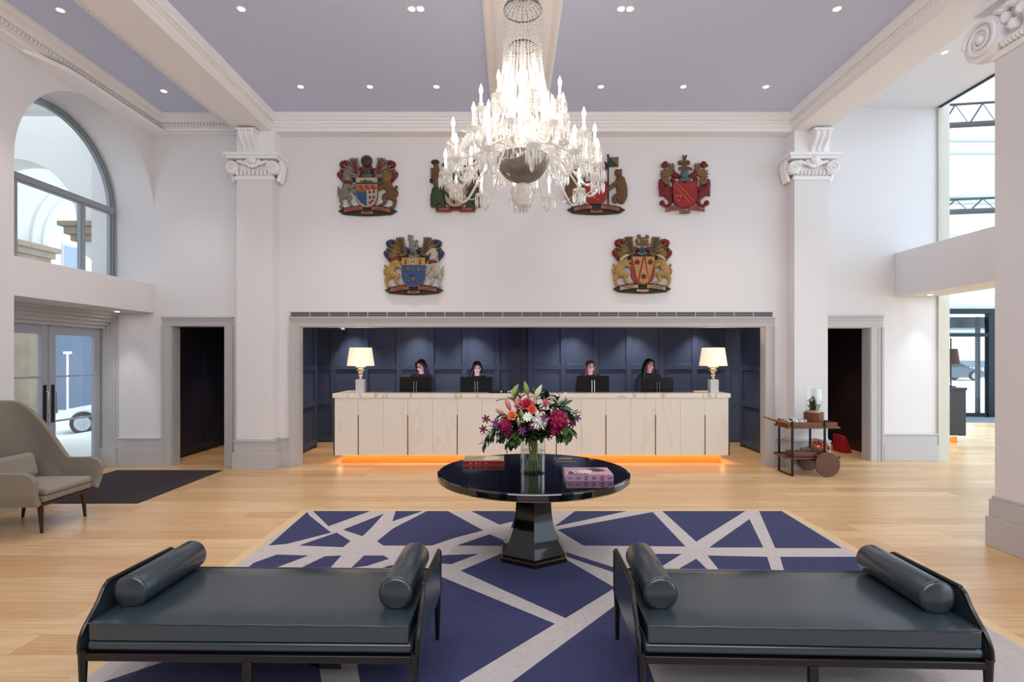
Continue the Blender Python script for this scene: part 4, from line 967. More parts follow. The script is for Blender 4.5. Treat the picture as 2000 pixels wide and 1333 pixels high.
# ------------------------------------------------------------------ daybeds
def daybed(label, loc, rz, L_=1.60, D_=0.70):
    t = thing('daybed', label, 'daybed', loc, rz, group='leather daybeds on the rug')
    hx = L_ / 2; z0 = 0.0
    def o(b, n, m, **k): return b.obj(n, m, t, w=False, **k)
    # local frame: x along, y depth (front edge y=0, rear y=D_)
    o(MB().box(-hx - 0.005, hx + 0.005, -0.012, D_ + 0.012, 0.248, 0.285), 'frame_rail', M_ebony, bevel=0.005)
    for sx in (-1, 1):
        for yy, nm_ in ((0.0, 'f'), (D_, 'r')):
            x = sx * (hx - 0.0)
            o(MB().tube([(x, yy, 0.0), (x, yy, 0.24), (x, yy, 0.30)], [0.011, 0.02, 0.022], 10), 'leg', M_ebony)
    for yy in (0.0, D_):
        o(MB().box(-0.022, 0.022, yy - 0.014, yy + 0.014, 0.0, 0.248), 'leg', M_ebony, bevel=0.004)
    o(MB().box(-hx + 0.012, hx - 0.012, 0.0, D_, 0.287, 0.338), 'base_cushion', M_leather, bevel=0.02, bseg=4)
    # mattress: soft slab, slightly domed top
    b = MB(); nx, ny = 24, 12; x0, x1, y0, y1, zb, zt = -hx + 0.03, hx - 0.03, -0.005, D_ - 0.005, 0.342, 0.424
    vs = []
    for j in range(ny + 1):
        for i in range(nx + 1):
            u, v = i / nx, j / ny
            ed = min(1, min(u, 1 - u) * 12) ; ev = min(1, min(v, 1 - v) * 5)
            vs.append((x0 + (x1 - x0) * u, y0 + (y1 - y0) * v, zt + 0.016 * math.sin(min(ed, 1) * PI / 2) * math.sin(ev * PI / 2) + 0.0015 * math.sin(u * 40) * (v < 0.2)))
    W_ = nx + 1
    top = len(vs)
    vs2 = [(x, y, zb) for x, y, z in vs]
    fs = [(j * W_ + i, j * W_ + i + 1, (j + 1) * W_ + i + 1, (j + 1) * W_ + i) for j in range(ny) for i in range(nx)]
    fs2 = [tuple(reversed([a + top for a in f])) for f in fs]
    ring = [i for i in range(W_)] + [j * W_ + nx for j in range(1, ny + 1)] + [ny * W_ + i for i in range(nx - 1, -1, -1)] + [j * W_ for j in range(ny - 1, 0, -1)]
    side = [(ring[k], ring[k] + top, ring[(k + 1) % len(ring)] + top, ring[(k + 1) % len(ring)]) for k in range(len(ring))]
    b.add(vs + vs2, fs + fs2 + side)
    mt = o(b, 'mattress', M_leather, bevel=0.008, bseg=3, smooth=60)
    rim = [Vector(vs[i]) + Vector((0, 0, 0.001)) for i in ring]
    MB().tube(rim, 0.0035, 6, closed=True).obj('piping', M_leather, mt, w=False)
    # end panels: curved wooden rail round an upholstered panel
    for sx in (-1, 1):
        x = sx * (hx + 0.012)
        prof = [(0.0, 0.285), (0.004, 0.34), (0.03, 0.39), (0.08, 0.44), (0.12, 0.485), (0.15, 0.53), (0.18, 0.548), (0.22, 0.553), (D_ - 0.03, 0.545), (D_, 0.535), (D_, 0.285)]
        P = smooth_pts([(x, y - 0.004, z) for y, z in prof[:-2]], 3) + [Vector((x, D_ + 0.004, 0.53)), Vector((x, D_ + 0.004, 0.285))]
        o(MB().tube(P, 0.0125, 8), 'end_rail', M_ebony)
        o(MB().prism([(x - 0.008, y + (0.004 if y < 0.2 else -0.004), z - 0.004) for y, z in prof], (0.016, 0, 0)), 'end_panel', M_leather, bevel=0.003)
    for sx in (-1, 1):
        x = sx * (hx - 0.125); r = 0.083; y0, y1 = 0.13, D_ - 0.02
        bl = o(MB().lathe([(0.001, y0), (r * 0.80, y0 + 0.001), (r * 0.95, y0 + 0.008), (r, y0 + 0.02), (r, y1 - 0.02), (r * 0.95, y1 - 0.008), (r * 0.8, y1 - 0.001), (0.001, y1)], (x, 0, 0.437 + r - 0.006), 32, ax='y'), 'bolster', M_leather, smooth=70)
        MB().tube([(x + r * 0.985 * math.cos(a), y0 + 0.014, 0.437 + r - 0.006 + r * 0.985 * math.sin(a)) for a in [k * PI / 16 for k in range(32)]], 0.003, 6, closed=True).obj('piping', M_leather, bl, w=False)
    return t
daybed('blue grey leather daybed with two bolsters, on the armchair side of the rug', (-1.245, 2.545, 0.0135), math.radians(-1.0), 1.585, 0.69)
daybed('blue grey leather daybed with two bolsters, on the atrium side of the rug', (1.41, 2.51, 0.0135), math.radians(-1.9), 1.59, 0.69)
# ------------------------------------------------------------------ armchair
M_tweed = mat('oatmeal tweed', '#857a6c', 0.95, noise=(130, 0.32), bump=(260, 0.6, 0.004), sheen=0.2)
M_tweed2 = mat('oatmeal tweed cushion', '#8f8577', 0.95, noise=(130, 0.3), bump=(260, 0.6, 0.004), sheen=0.2)
M_wal = wood('dark walnut leg', '#3a2019', '#251310', 0.3, (10, 10, 1))
t = thing('armchair', 'oatmeal tweed high-backed armchair on slim dark legs near the entrance mat', 'armchair', (-4.90, 5.48, 0), math.radians(2))
def chair_shell():
    # plan: U open to +x; u from -1 (near arm front) to 1 (far arm front)
    n, m_ = 48, 14; hw = 0.385; xf, xb = 0.42, -0.36
    rows = []
    for j in range(m_ + 1):
        v = j / m_; row = []
        for i in range(n + 1):
            u = -1 + 2 * i / n; s_ = abs(u); sg = 1 if u >= 0 else -1
            if s_ > 0.45:
                k = (s_ - 0.45) / 0.55; x = -0.10 + (xf + 0.10) * k; y = hw
            else:
                a = s_ / 0.45 * PI / 2; x = -0.10 - 0.28 * math.cos(a) ** 0.75; y = hw * math.sin(a) ** 0.8
            # height of the rim
            e = max(0, min(1, (0.06 - x) / 0.33)); e = e ** 1.25 * (2.2 - 1.2 * e)
            top = 0.575 + 0.04 * (1 - max(0, (x - 0.3) / 0.12)) + (1.275 - 0.615) * e - 0.05 * (s_ / 0.45 if s_ < 0.45 else 1) * e
            if x > 0.37: top -= 0.05 * ((x - 0.37) / 0.05) ** 2
            z = 0.30 + (top - 0.30) * v
            lean = 0.15 * max(0, (z - 0.5)) * (1 if x < 0 else max(0, 1 - x * 5))
            flare = 1 + 0.05 * v
            yy = y * flare * (0.9 + 0.1 * min(1, v * 3)) * (1 - 0.34 * max(0, (z - 0.66) / 0.6) ** 1.4)
            row.append(Vector((x - lean - 0.02 * (1 - v), sg * yy, z)))
        rows.append(row)
    return rows
rows = chair_shell(); n = len(rows[0]); vs = [p for r in rows for p in r]
fs = [(j * n + i, j * n + i + 1, (j + 1) * n + i + 1, (j + 1) * n + i) for j in range(len(rows) - 1) for i in range(n - 1)]
sh = MB().add(vs, fs).obj('shell', M_tweed, t, w=False, smooth=180, solid=0.055)
sh.modifiers['solid'].offset = -1
bv = sh.modifiers.new('bevel', 'BEVEL'); bv.width = 0.02; bv.segments = 3; bv.limit_method = 'ANGLE'; bv.angle_limit = math.radians(50)
MB().box(-0.30, 0.385, -0.315, 0.315, 0.30, 0.365).obj('seat_base', M_tweed, t, w=False, bevel=0.02, bseg=3)
MB().box(-0.27, 0.40, -0.305, 0.305, 0.368, 0.435).obj('seat_cushion', M_tweed2, t, w=False, bevel=0.03, bseg=4)
cush = MB().box(-0.055, 0.055, -0.25, 0.25, -0.13, 0.13)
cush.obj('back_cushion', M_tweed2, t, w=False, bevel=0.052, bseg=5, smooth=60).location = (-0.175, 0, 0.575)
kids(t)[-1].rotation_euler = (0, math.radians(-14), 0)
MB().box(-0.34, 0.40, -0.355, 0.355, 0.275, 0.30).obj('base_frame', M_wal, t, w=False, bevel=0.006)
for lx, ly in ((0.32, -0.27), (0.32, 0.27), (-0.27, -0.27), (-0.27, 0.27)):
    MB().tube([(lx, ly, 0.28), (lx + 0.02 * (1 if lx > 0 else -2), ly * 1.03, 0.0)], [0.026, 0.013], 14).obj('leg', M_wal, t, w=False)

# ------------------------------------------------------------------ drinks trolley
M_wn = wood('walnut', '#7a472b', '#5a2f1c', 0.35, (1.5, 9, 9))
M_disc = wood('walnut disc', '#6d4433', '#53301f', 0.4, (9, 1.2, 2))
M_iron = mat('black iron', '#17191f', 0.4, 0.5)
t = thing('drinks_trolley', 'walnut and black iron trolley with big solid wooden disc wheels', 'trolley', (4.35, 7.92, 0))
MB().box(3.97, 4.73, 7.72, 8.12, 0.685, 0.715).obj('shelf', M_wn, t, bevel=0.004)
MB().box(3.99, 4.70, 7.735, 7.75, 0.715, 0.775).box(3.99, 4.70, 8.09, 8.105, 0.715, 0.775).box(3.99, 4.005, 7.75, 8.09, 0.715, 0.775).box(4.685, 4.70, 7.75, 8.09, 0.715, 0.775).box(4.005, 4.685, 7.75, 8.09, 0.715, 0.725).box(4.01, 4.32, 7.755, 8.085, 0.725, 0.768).obj('tray', M_wn, t)
MB().box(3.97, 4.73, 7.72, 8.12, 0.245, 0.272).obj('shelf', M_wn, t, bevel=0.004)
MB().box(3.97, 4.73, 7.715, 7.72, 0.272, 0.285).box(3.97, 4.73, 8.12, 8.125, 0.272, 0.285).obj('shelf_edge', M_iron, t)
b = MB()
for x0, y in ((4.045, 7.73), (4.045, 8.11)):
    b.box(x0 - 0.012, x0 + 0.012, y - 0.012, y + 0.012, 0.0, 0.79)
b.box(4.033, 4.057, 7.742, 8.098, 0.0, 0.014)
b.obj('leg_frame', M_iron, t, smooth=None)
b = MB()
for y in (7.73, 8.11): b.box(4.50, 4.524, y - 0.012, y + 0.012, 0.18, 0.79)
b.tube([(4.51, 7.70, 0.18), (4.51, 8.13, 0.18)], 0.012, 10)
b.obj('axle_frame', M_iron, t, smooth=None)
for y in (7.68, 8.15):
    MB().lathe([(0.001, -0.016), (0.172, -0.016), (0.178, -0.010), (0.178, 0.010), (0.172, 0.016), (0.001, 0.016)], (4.52, y, 0.179), 48, ax='y').obj('wheel', M_disc, t)
b = MB().tube([(4.0, 7.76, 0.755), (3.74, 7.95, 0.83)], 0.011, 10).tube([(3.97, 8.08, 0.755), (3.74, 7.95, 0.83)], 0.011, 10)
b.obj('handle', wood('light handle', '#a8693c', '#8a5028', 0.4), t)
# glass jar with plants on the trolley
jx, jy, jz = 4.46, 7.92, 0.7255
t = thing('terrarium', 'clear glass cylinder of green plants in a round wooden base on the trolley', 'terrarium', (jx, jy, jz))
MB().lathe([(0.001, 0), (0.132, 0), (0.134, 0.02), (0.134, 0.175), (0.126, 0.182), (0.12, 0.17), (0.001, 0.17)], (jx, jy, jz), 12).obj('wooden_base', M_wn, t, smooth=10)
MB().lathe([(0.112, 0.17), (0.112, 0.53), (0.108, 0.53), (0.108, 0.17)], (jx, jy, jz), 32).obj('glass_cylinder', M_vase, t)
M_lf = [mat('leaf green', '#3f5d2c', 0.5), mat('leaf dark', '#22361d', 0.5), mat('leaf pale', '#7d9455', 0.5), mat('eucalyptus', '#4c6557', 0.5)]
def leaf_blade(b, p, d, ln, wd, up=Vector((0, 0, 1)), curl=0.2, mi=0):
    d = Vector(d).normalized(); s_ = d.cross(up); s_ = s_.normalized() if s_.length > 1e-3 else Vector((1, 0, 0)); nn = s_.cross(d)
    p = Vector(p); vs = []
    prof = [(0, 0.02), (0.2, 0.65), (0.45, 1.0), (0.72, 0.72), (1.0, 0.02)]
    for t_, w_ in prof:
        c = p + d * ln * t_ - nn * curl * ln * t_ * t_
        vs += [c - s_ * wd * w_ * 0.5 + nn * 0.08 * wd, c - nn * 0.05 * wd, c + s_ * wd * w_ * 0.5 + nn * 0.08 * wd]
    fs = []
    for i in range(4):
        for k in range(2): fs.append((i * 3 + k, i * 3 + k + 1, i * 3 + 4 + k, i * 3 + 3 + k))
    b.add(vs, fs, mi); return b
random.seed(11)
for g in range(13):
    b = MB(); a0 = random.uniform(0, 2 * PI); r0 = random.uniform(0.0, 0.06)
    c = Vector((jx + r0 * math.cos(a0), jy + r0 * math.sin(a0), jz + 0.2)); hh = random.uniform(0.08, 0.20)
    b.tube([c - Vector((0, 0, 0.03)), c + Vector((0, 0, hh))], 0.003, 5)
    for k in range(12):
        a = random.uniform(0, 2 * PI)
        leaf_blade(b, c + Vector((0, 0, hh * k / 12)), (math.cos(a), math.sin(a), random.uniform(0.3, 1.2)), random.uniform(0.04, 0.06), 0.036)
    b.obj('plant', M_lf[g % 4], t, smooth=180)
MB().lathe([(0.001, 0.172), (0.106, 0.172), (0.106, 0.20), (0.06, 0.205), (0.001, 0.21)], (jx, jy, jz), 24).obj('pebbles', mat('pale pebbles', '#cbb795', 0.8, noise=(60, 0.5)), t)['kind'] = 'stuff'
random.seed(2)
k = 0
shades = [M_white, mat('paper grey', '#c9c9c2', 0.6), mat('mint wrapper', '#a9bfae', 0.5), M_ebony]
names = ['white', 'grey', 'mint', 'black']
for i in range(6):
    for j in range(3):
        x = 4.05 + i * 0.042 + (j % 2) * 0.01; y = 7.80 + j * 0.085
        o = MB().box(-0.017, 0.017, -0.030, 0.030, 0, 0.016 + 0.012 * ((i + j) % 3)).obj('wrapped_sweet', shades[(i * 2 + j) % 4], w=False, loc=(x, y, 0.7685), rot=(0, 0, random.uniform(-0.12, 0.12)), bevel=0.003)
        tag(o, 'small %s wrapped packet in the rows on the trolley top tray' % names[(i * 2 + j) % 4], 'packet', 'wrapped packets on the trolley')
for i in range(4):
    for j in range(2):
        x = 4.10 + i * 0.075; y = 7.80 + j * 0.09
        o = MB().lathe([(0.001, 0), (0.026, 0), (0.030, 0.07), (0.028, 0.07), (0.024, 0.006), (0.001, 0.006)], (0, 0, 0), 16).obj('tumbler', M_vase, w=False, loc=(x, y, 0.3335))
        tag(o, 'small clear tumbler in the wooden crate on the lower trolley shelf', 'glass', 'tumblers on the lower shelf')
tag(MB().box(4.06, 4.40, 7.74, 7.752, 0.2725, 0.345).box(4.06, 4.40, 7.94, 7.952, 0.2725, 0.345).box(4.06, 4.072, 7.752, 7.94, 0.2725, 0.345).box(4.388, 4.40, 7.752, 7.94, 0.2725, 0.345).box(4.072, 4.388, 7.752, 7.94, 0.3205, 0.333).obj('crate', M_wn, loc=(4.2, 7.85, 0.2725)), 'low wooden crate holding tumblers on the lower trolley shelf', 'crate')
tag(MB().lathe([(0.001, 0), (0.045, 0), (0.06, 0.03), (0.055, 0.075), (0.04, 0.09), (0.03, 0.085), (0.03, 0.02), (0.001, 0.02)], (0, 0, 0), 20).obj('bowl', M_ebony, w=False, loc=(4.37, 8.03, 0.273)), 'small black bowl behind the crate on the lower shelf', 'bowl')
# tilted basket of fruit
bk_ = thing('basket', 'woven basket tipped forward with red and orange fruit on the lower shelf', 'basket', (4.52, 7.90, 0.275))
BM = Matrix.Translation((0.0, 0.0, 0.105)) @ Euler((math.radians(32), math.radians(14), 0)).to_matrix().to_4x4()
wb = MB().lathe([(0.001, -0.06), (0.08, -0.06), (0.115, 0.0), (0.135, 0.06), (0.14, 0.068), (0.13, 0.068), (0.108, 0.0), (0.075, -0.05), (0.001, -0.05)], (0, 0, 0), 28)
wb.xf(BM).obj('basket_bowl', mat('wicker', '#b08a5c', 0.8, noise=(90, 0.35), bump=(90, 0.8, 0.01)), bk_, w=False)
fc = [('red', mat('red fruit', '#a31327', 0.35)), ('orange', mat('orange fruit', '#d0582c', 0.4)), ('dark red', mat('dark red fruit', '#7d0e22', 0.35)), ('peach', mat('peach fruit', '#d8906a', 0.45))]
random.seed(9)
for k, (fx, fy, fz, c) in enumerate(((-0.05, 0.04, 0.055, 0), (0.0, 0.06, 0.06, 2), (0.05, 0.05, 0.05, 0), (0.0, 0.0, 0.07, 0), (-0.045, -0.03, 0.05, 3), (0.01, -0.05, 0.06, 1), (0.06, -0.02, 0.055, 1), (0.05, -0.07, 0.045, 3), (-0.09, 0.0, 0.045, 2), (0.09, 0.03, 0.05, 1))):
    p = BM @ Vector((fx, fy, fz - 0.012)) + Vector((4.52, 7.90, 0.275))
    o = MB().ell((0, 0, 0), (0.032, 0.032, 0.029), 14, 10).tube([(0, 0, 0.026), (0.002, 0, 0.036)], 0.002, 5).obj('fruit', fc[c][1], w=False, loc=p, smooth=180)
    tag(o, '%s round fruit in the tipped wicker basket on the trolley' % fc[c][0], 'fruit', 'fruit in the wicker basket')
p = fl(1627, 874)
tag(MB().prism([(5.93, 9.62, 0), (6.12, 9.62, 0), (6.00, 9.62, 0.30), (5.93, 9.62, 0.32)], (0, 0.3, 0)).obj('red_bag', mat('red fabric', '#b01230', 0.8), loc=(6.0, 9.7, 0), bevel=0.02), 'red slumped fabric bag on the floor just inside the dark doorway', 'bag')

# ------------------------------------------------------------------ vase and flowers
VX, VY, VZ = 0.186, 4.54, TZ + 0.0005
t = thing('vase', 'clear glass cylinder vase of flowers standing in the middle of the table', 'vase', (VX, VY, VZ))
MB().lathe([(0.001, 0), (0.105, 0), (0.108, 0.004), (0.108, 0.275), (0.104, 0.275), (0.104, 0.014), (0.001, 0.014)], (VX, VY, VZ), 48).obj('glass_body', M_vase, t)
MB().lathe([(0.103, 0.182), (0.001, 0.182)], (VX, VY, VZ), 32).lathe([(0.103, 0.016), (0.103, 0.182)], (VX, VY, VZ), 32).obj('water', thin_glass('water', (0.93, 0.96, 0.94), 0.04), t)
M_stem = mat('stem green', '#4f6b33', 0.5)
petal = {k: mat(k + ' petals', c, 0.55) for k, c in dict(orange='#f08a52', coral='#ec6a55', red='#c7304a', pink='#dd7f93', blush='#d99a95', magenta='#a3184f', white='#ece8df', purple='#7b2a74', plum='#6a1440', green='#8f9d4e', cream='#d9d9b4').items()}
gather = Vector((VX, VY, VZ + 0.27))
def flower_root(name, label, c):
    t = thing(name, label, 'flower', c, group='flowers in the glass vase')
    c = Vector(c); random.seed(int(abs(c.x * 7919 + c.z * 1931)) % 9999)
    a = random.uniform(0, 2 * PI)
    mid = gather + Vector((0.035 * math.cos(a), 0.035 * math.sin(a), 0))
    bot = Vector((VX - 0.075 * math.cos(a), VY - 0.075 * math.sin(a), VZ + 0.02))
    MB().tube(smooth_pts([c, c.lerp(mid, 0.6) + Vector((0, 0, -0.03)), mid, bot]), 0.0042, 6).obj('stem', M_stem, t)
    return t
def petal_mesh(b, c, d, up, ln, wd, cup=0.5, mi=0):
    d = Vector(d).normalized(); up = Vector(up).normalized(); s_ = d.cross(up).normalized(); up = s_.cross(d); c = Vector(c); vs = []
    for t_, w_ in ((0, 0.3), (0.3, 0.85), (0.6, 1.0), (0.85, 0.8), (1, 0.35)):
        for k in (-1, -0.5, 0, 0.5, 1):
            vs.append(c + d * ln * t_ + s_ * wd * 0.5 * w_ * k + up * (cup * ln * t_ * t_ + 0.25 * wd * k * k * w_))
    fs = [(i * 5 + k, i * 5 + k + 1, (i + 1) * 5 + k + 1, (i + 1) * 5 + k) for i in range(4) for k in range(4)]
    b.add(vs, fs, mi)
def basis(n):
    n = Vector(n).normalized(); u = n.orthogonal().normalized(); return n, u, n.cross(u)
def rose(c, n, r, m, label, name='rose'):
    t = flower_root(name, label, c); b = MB(); n, u, v = basis(n); c = Vector(c)
    for ring, (cnt, tilt, rr, off) in enumerate(((5, 0.35, 1.0, 0), (5, 0.9, 0.85, 0.3), (5, 1.6, 0.65, 0.1), (4, 3.0, 0.45, 0.5))):
        for k in range(cnt):
            a = 2 * PI * (k / cnt) + off + ring
            d = (u * math.cos(a) + v * math.sin(a) + n * tilt).normalized()
            petal_mesh(b, c - n * r * 0.3, d, n - d * 0.3, r * (1.05 if ring < 2 else 0.95), r * rr * 1.1, 0.25 if ring else -0.1)
    b.ell(c + n * r * 0.2, r * 0.28, 8, 6)
    b.obj('petals', petal[m], t, smooth=180, solid=0.0008); return t
def lily(c, d, ln, m, label, name='lily_bud', open_=0.0):
    t = flower_root(name, label, c); d = Vector(d).normalized(); b = MB(); c = Vector(c)
    if not open_:
        P = [c + d * ln * k / 8 for k in range(9)]
        R = [0.006, 0.013, 0.019, 0.0225, 0.023, 0.021, 0.016, 0.010, 0.003]
        b.tube(P, [x * ln / 0.13 for x in R], 9)
    else:
        n, u, v = basis(d)
        for k in range(6):
            a = k * PI / 3
            petal_mesh(b, c, (u * math.cos(a) + v * math.sin(a)) * open_ + n, n, ln, ln * 0.36, 0.02)
        for k in range(5): b.tube([c, c + (n + (u * math.cos(k * 1.26) + v * math.sin(k * 1.26)) * 0.2) * ln * 0.7], 0.0016, 4)
    b.obj('petals', petal[m], t, smooth=180); return t
def pom(c, n, r, m, label, name, cnt=110, ln=0.45, wd=0.16):
    t = flower_root(name, label, c); b = MB(); c = Vector(c); random.seed(cnt)
    for k in range(cnt):
        z = 1 - 2 * (k + 0.5) / cnt; a = k * 2.39996; s_ = math.sqrt(1 - z * z); d = Vector((s_ * math.cos(a), s_ * math.sin(a), z))
        if d.dot(Vector(n)) < -0.45: continue
        d2 = (d + Vector(n) * 0.25).normalized()
        j = Vector((random.uniform(-1, 1), random.uniform(-1, 1), random.uniform(-1, 1))); petal_mesh(b, c + d * r * (1 - ln * random.uniform(0.8, 1.2)), (d2 + j * 0.45).normalized(), (d.orthogonal() + j * 0.6), r * ln * random.uniform(0.8, 1.25), r * wd * 2.4, random.uniform(0.2, 0.7))
    b.ell(c, r * (1 - ln * 0.8), 10, 8)
    b.obj('petals', petal[m], t, smooth=180); return t
def star(c, n, r, m, label, name='clematis_flower', cnt=6):
    t = flower_root(name, label, c); b = MB(); n, u, v = basis(n); c = Vector(c)
    for k in range(cnt):
        a = 2 * PI * k / cnt; petal_mesh(b, c, u * math.cos(a) + v * math.sin(a) + n * 0.25, n, r, r * 0.42, -0.1)
    b.ell(c + n * r * 0.08, r * 0.16, 6, 5)
    b.obj('petals', petal[m], t, smooth=180); return t
def fp(x, y, dy=0.0): return at(x, y, 4.54 + dy)
FR = (0, -1, 0.25)
rose(fp(1000, 812, -0.20), (-0.35, -1, 0.35), 0.042, 'orange', 'open orange rose low on the armchair side of the bouquet')
rose(fp(1039, 800, -0.22), (0.1, -1, 0.3), 0.040, 'coral', 'small coral rose just under the red rose in the bouquet')
rose(fp(1029, 790, -0.20), (-0.1, -1, 0.5), 0.054, 'red', 'large red and pink rose at the centre of the bouquet')
lily(fp(1031, 772, -0.05), (-0.25, -0.1, 1), 0.12, 'green', 'tallest green lily bud pointing up at the top of the bouquet')
lily(fp(1044, 779, -0.12), (0.5, -0.2, 1), 0.13, 'cream', 'fat cream lily bud beside the tallest bud')
lily(fp(1089, 791, -0.05), (0.6, -0.2, 0.9), 0.13, 'cream', 'cream lily bud standing out on the trolley side of the bouquet')
lily(fp(1100, 806, 0.0), (0.5, 0.1, -0.3), 0.09, 'cream', 'cream lily bud drooping below the dark glossy leaves')
lily(fp(986, 810, -0.1), (-0.75, -0.3, 0.55), 0.10, 'blush', 'lowest pink lily bud of the armchair side cluster')
lily(fp(997, 803, -0.12), (-0.35, -0.3, 0.9), 0.12, 'pink', 'middle pink lily bud of the armchair side cluster')
lily(fp(1010, 802, -0.14), (0.0, -0.2, 1), 0.12, 'pink', 'upright pink lily bud nearest the red rose')
lily(fp(1031, 778, -0.02), (0.1, -0.3, 1), 0.05, 'blush', 'pale pink bud under the tallest green bud')
lily(fp(1020, 818, -0.26), (-0.15, -0.4, 1), 0.09, 'green', 'bright green closed bud in front, below the red rose')
lily(fp(1012, 834, -0.26), (0.15, -0.5, 0.7), 0.075, 'green', 'small pale green bud low in the front of the bouquet')
lily(fp(1066, 798, -0.14), (-0.05, -0.6, 0.9), 0.085, 'pink', 'half-open pink lily above the white chrysanthemum', 'lily', 0.32)
pom(fp(1052, 823, -0.22), (0, -1, 0.2), 0.078, 'white', 'white shaggy chrysanthemum in the front of the bouquet', 'chrysanthemum', 130, 0.62, 0.09)
star(fp(1030, 815, -0.27), (-0.1, -1, 0.3), 0.042, 'white', 'small white star flower beside the chrysanthemum', 'star_flower', 9)
pom(fp(1089, 823, -0.16), (0.25, -1, 0.1), 0.082, 'magenta', 'big magenta peony on the trolley side of the bouquet', 'peony', 120, 0.35, 0.2)
pom(fp(1084, 840, -0.15), (0.2, -1, -0.4), 0.05, 'magenta', 'smaller magenta peony below the big magenta one', 'peony', 70, 0.35, 0.2)
pom(fp(987, 832, -0.14), (-0.5, -1, 0.1), 0.056, 'magenta', 'magenta peony under the orange rose', 'peony', 70, 0.35, 0.2)
pom(fp(992, 846, -0.14), (-0.4, -1, -0.3), 0.046, 'plum', 'dark plum protea lowest on the armchair side', 'protea', 60, 0.5, 0.16)
for (x, y, dy, m, lab) in ((949, 819, -0.05, 'plum', 'upper plum star flower trailing out towards the armchair'), (944, 839, -0.05, 'plum', 'lower plum star flower trailing out towards the armchair'), (969, 826, -0.1, 'purple', 'purple clematis between the trailing stars and the peony'),
                        (1127, 817, -0.05, 'purple', 'purple clematis furthest out on the trolley side'), (1117, 829, -0.08, 'plum', 'plum clematis just below the outermost purple one'), (1063, 816, -0.28, 'purple', 'purple clematis overlapping the chrysanthemum'), (1040, 833, -0.26, 'plum', 'plum clematis under the chrysanthemum'), (1020, 842, -0.24, 'purple', 'purple clematis lowest in the front of the bouquet')):
    star(fp(x, y, dy), (random.uniform(-0.4, 0.4), -1, 0.2), 0.038, m, lab)
# greenery: leafy sprigs, each a stem with leaves
def sprig(c, out, ln, m, label, cnt=9, lw=0.03, ll=0.065, droop=0.3):
    c = Vector(c); t = thing('leafy_sprig', label, 'sprig', c, group='greenery in the glass vase'); b = MB(); out = Vector(out).normalized()
    random.seed(int(abs(c.x * 9973 + c.z * 733)) % 9999)
    tip = c
    mid = gather + Vector((random.uniform(-0.03, 0.03), random.uniform(-0.03, 0.03), 0))
    bot = Vector((2 * VX - mid.x + random.uniform(-0.06, 0.06), VY + random.uniform(-0.06, 0.06), VZ + 0.02))
    P = smooth_pts([tip, tip - out * ln, mid, bot], 6)
    MB().tube(P, 0.0034, 5).obj('stem', M_stem, t)
    for k in range(int(cnt * 1.6)):
        u_ = k / cnt / 1.6; p = tip - out * ln * u_ * 1.05
        a = k * 2.4; n, u, v = basis(out)
        ll_, lw_ = ll * 1.25, lw * 1.25; d = out * 0.7 + (u * math.cos(a) + v * math.sin(a)) * 0.9 + Vector((0, 0, -droop * 0.3))
        leaf_blade(b, p, d, ll_ * random.uniform(0.8, 1.2), lw_ * random.uniform(0.8, 1.2), curl=0.25)
    b.obj('leaves', M_lf[m], t, smooth=180); return t
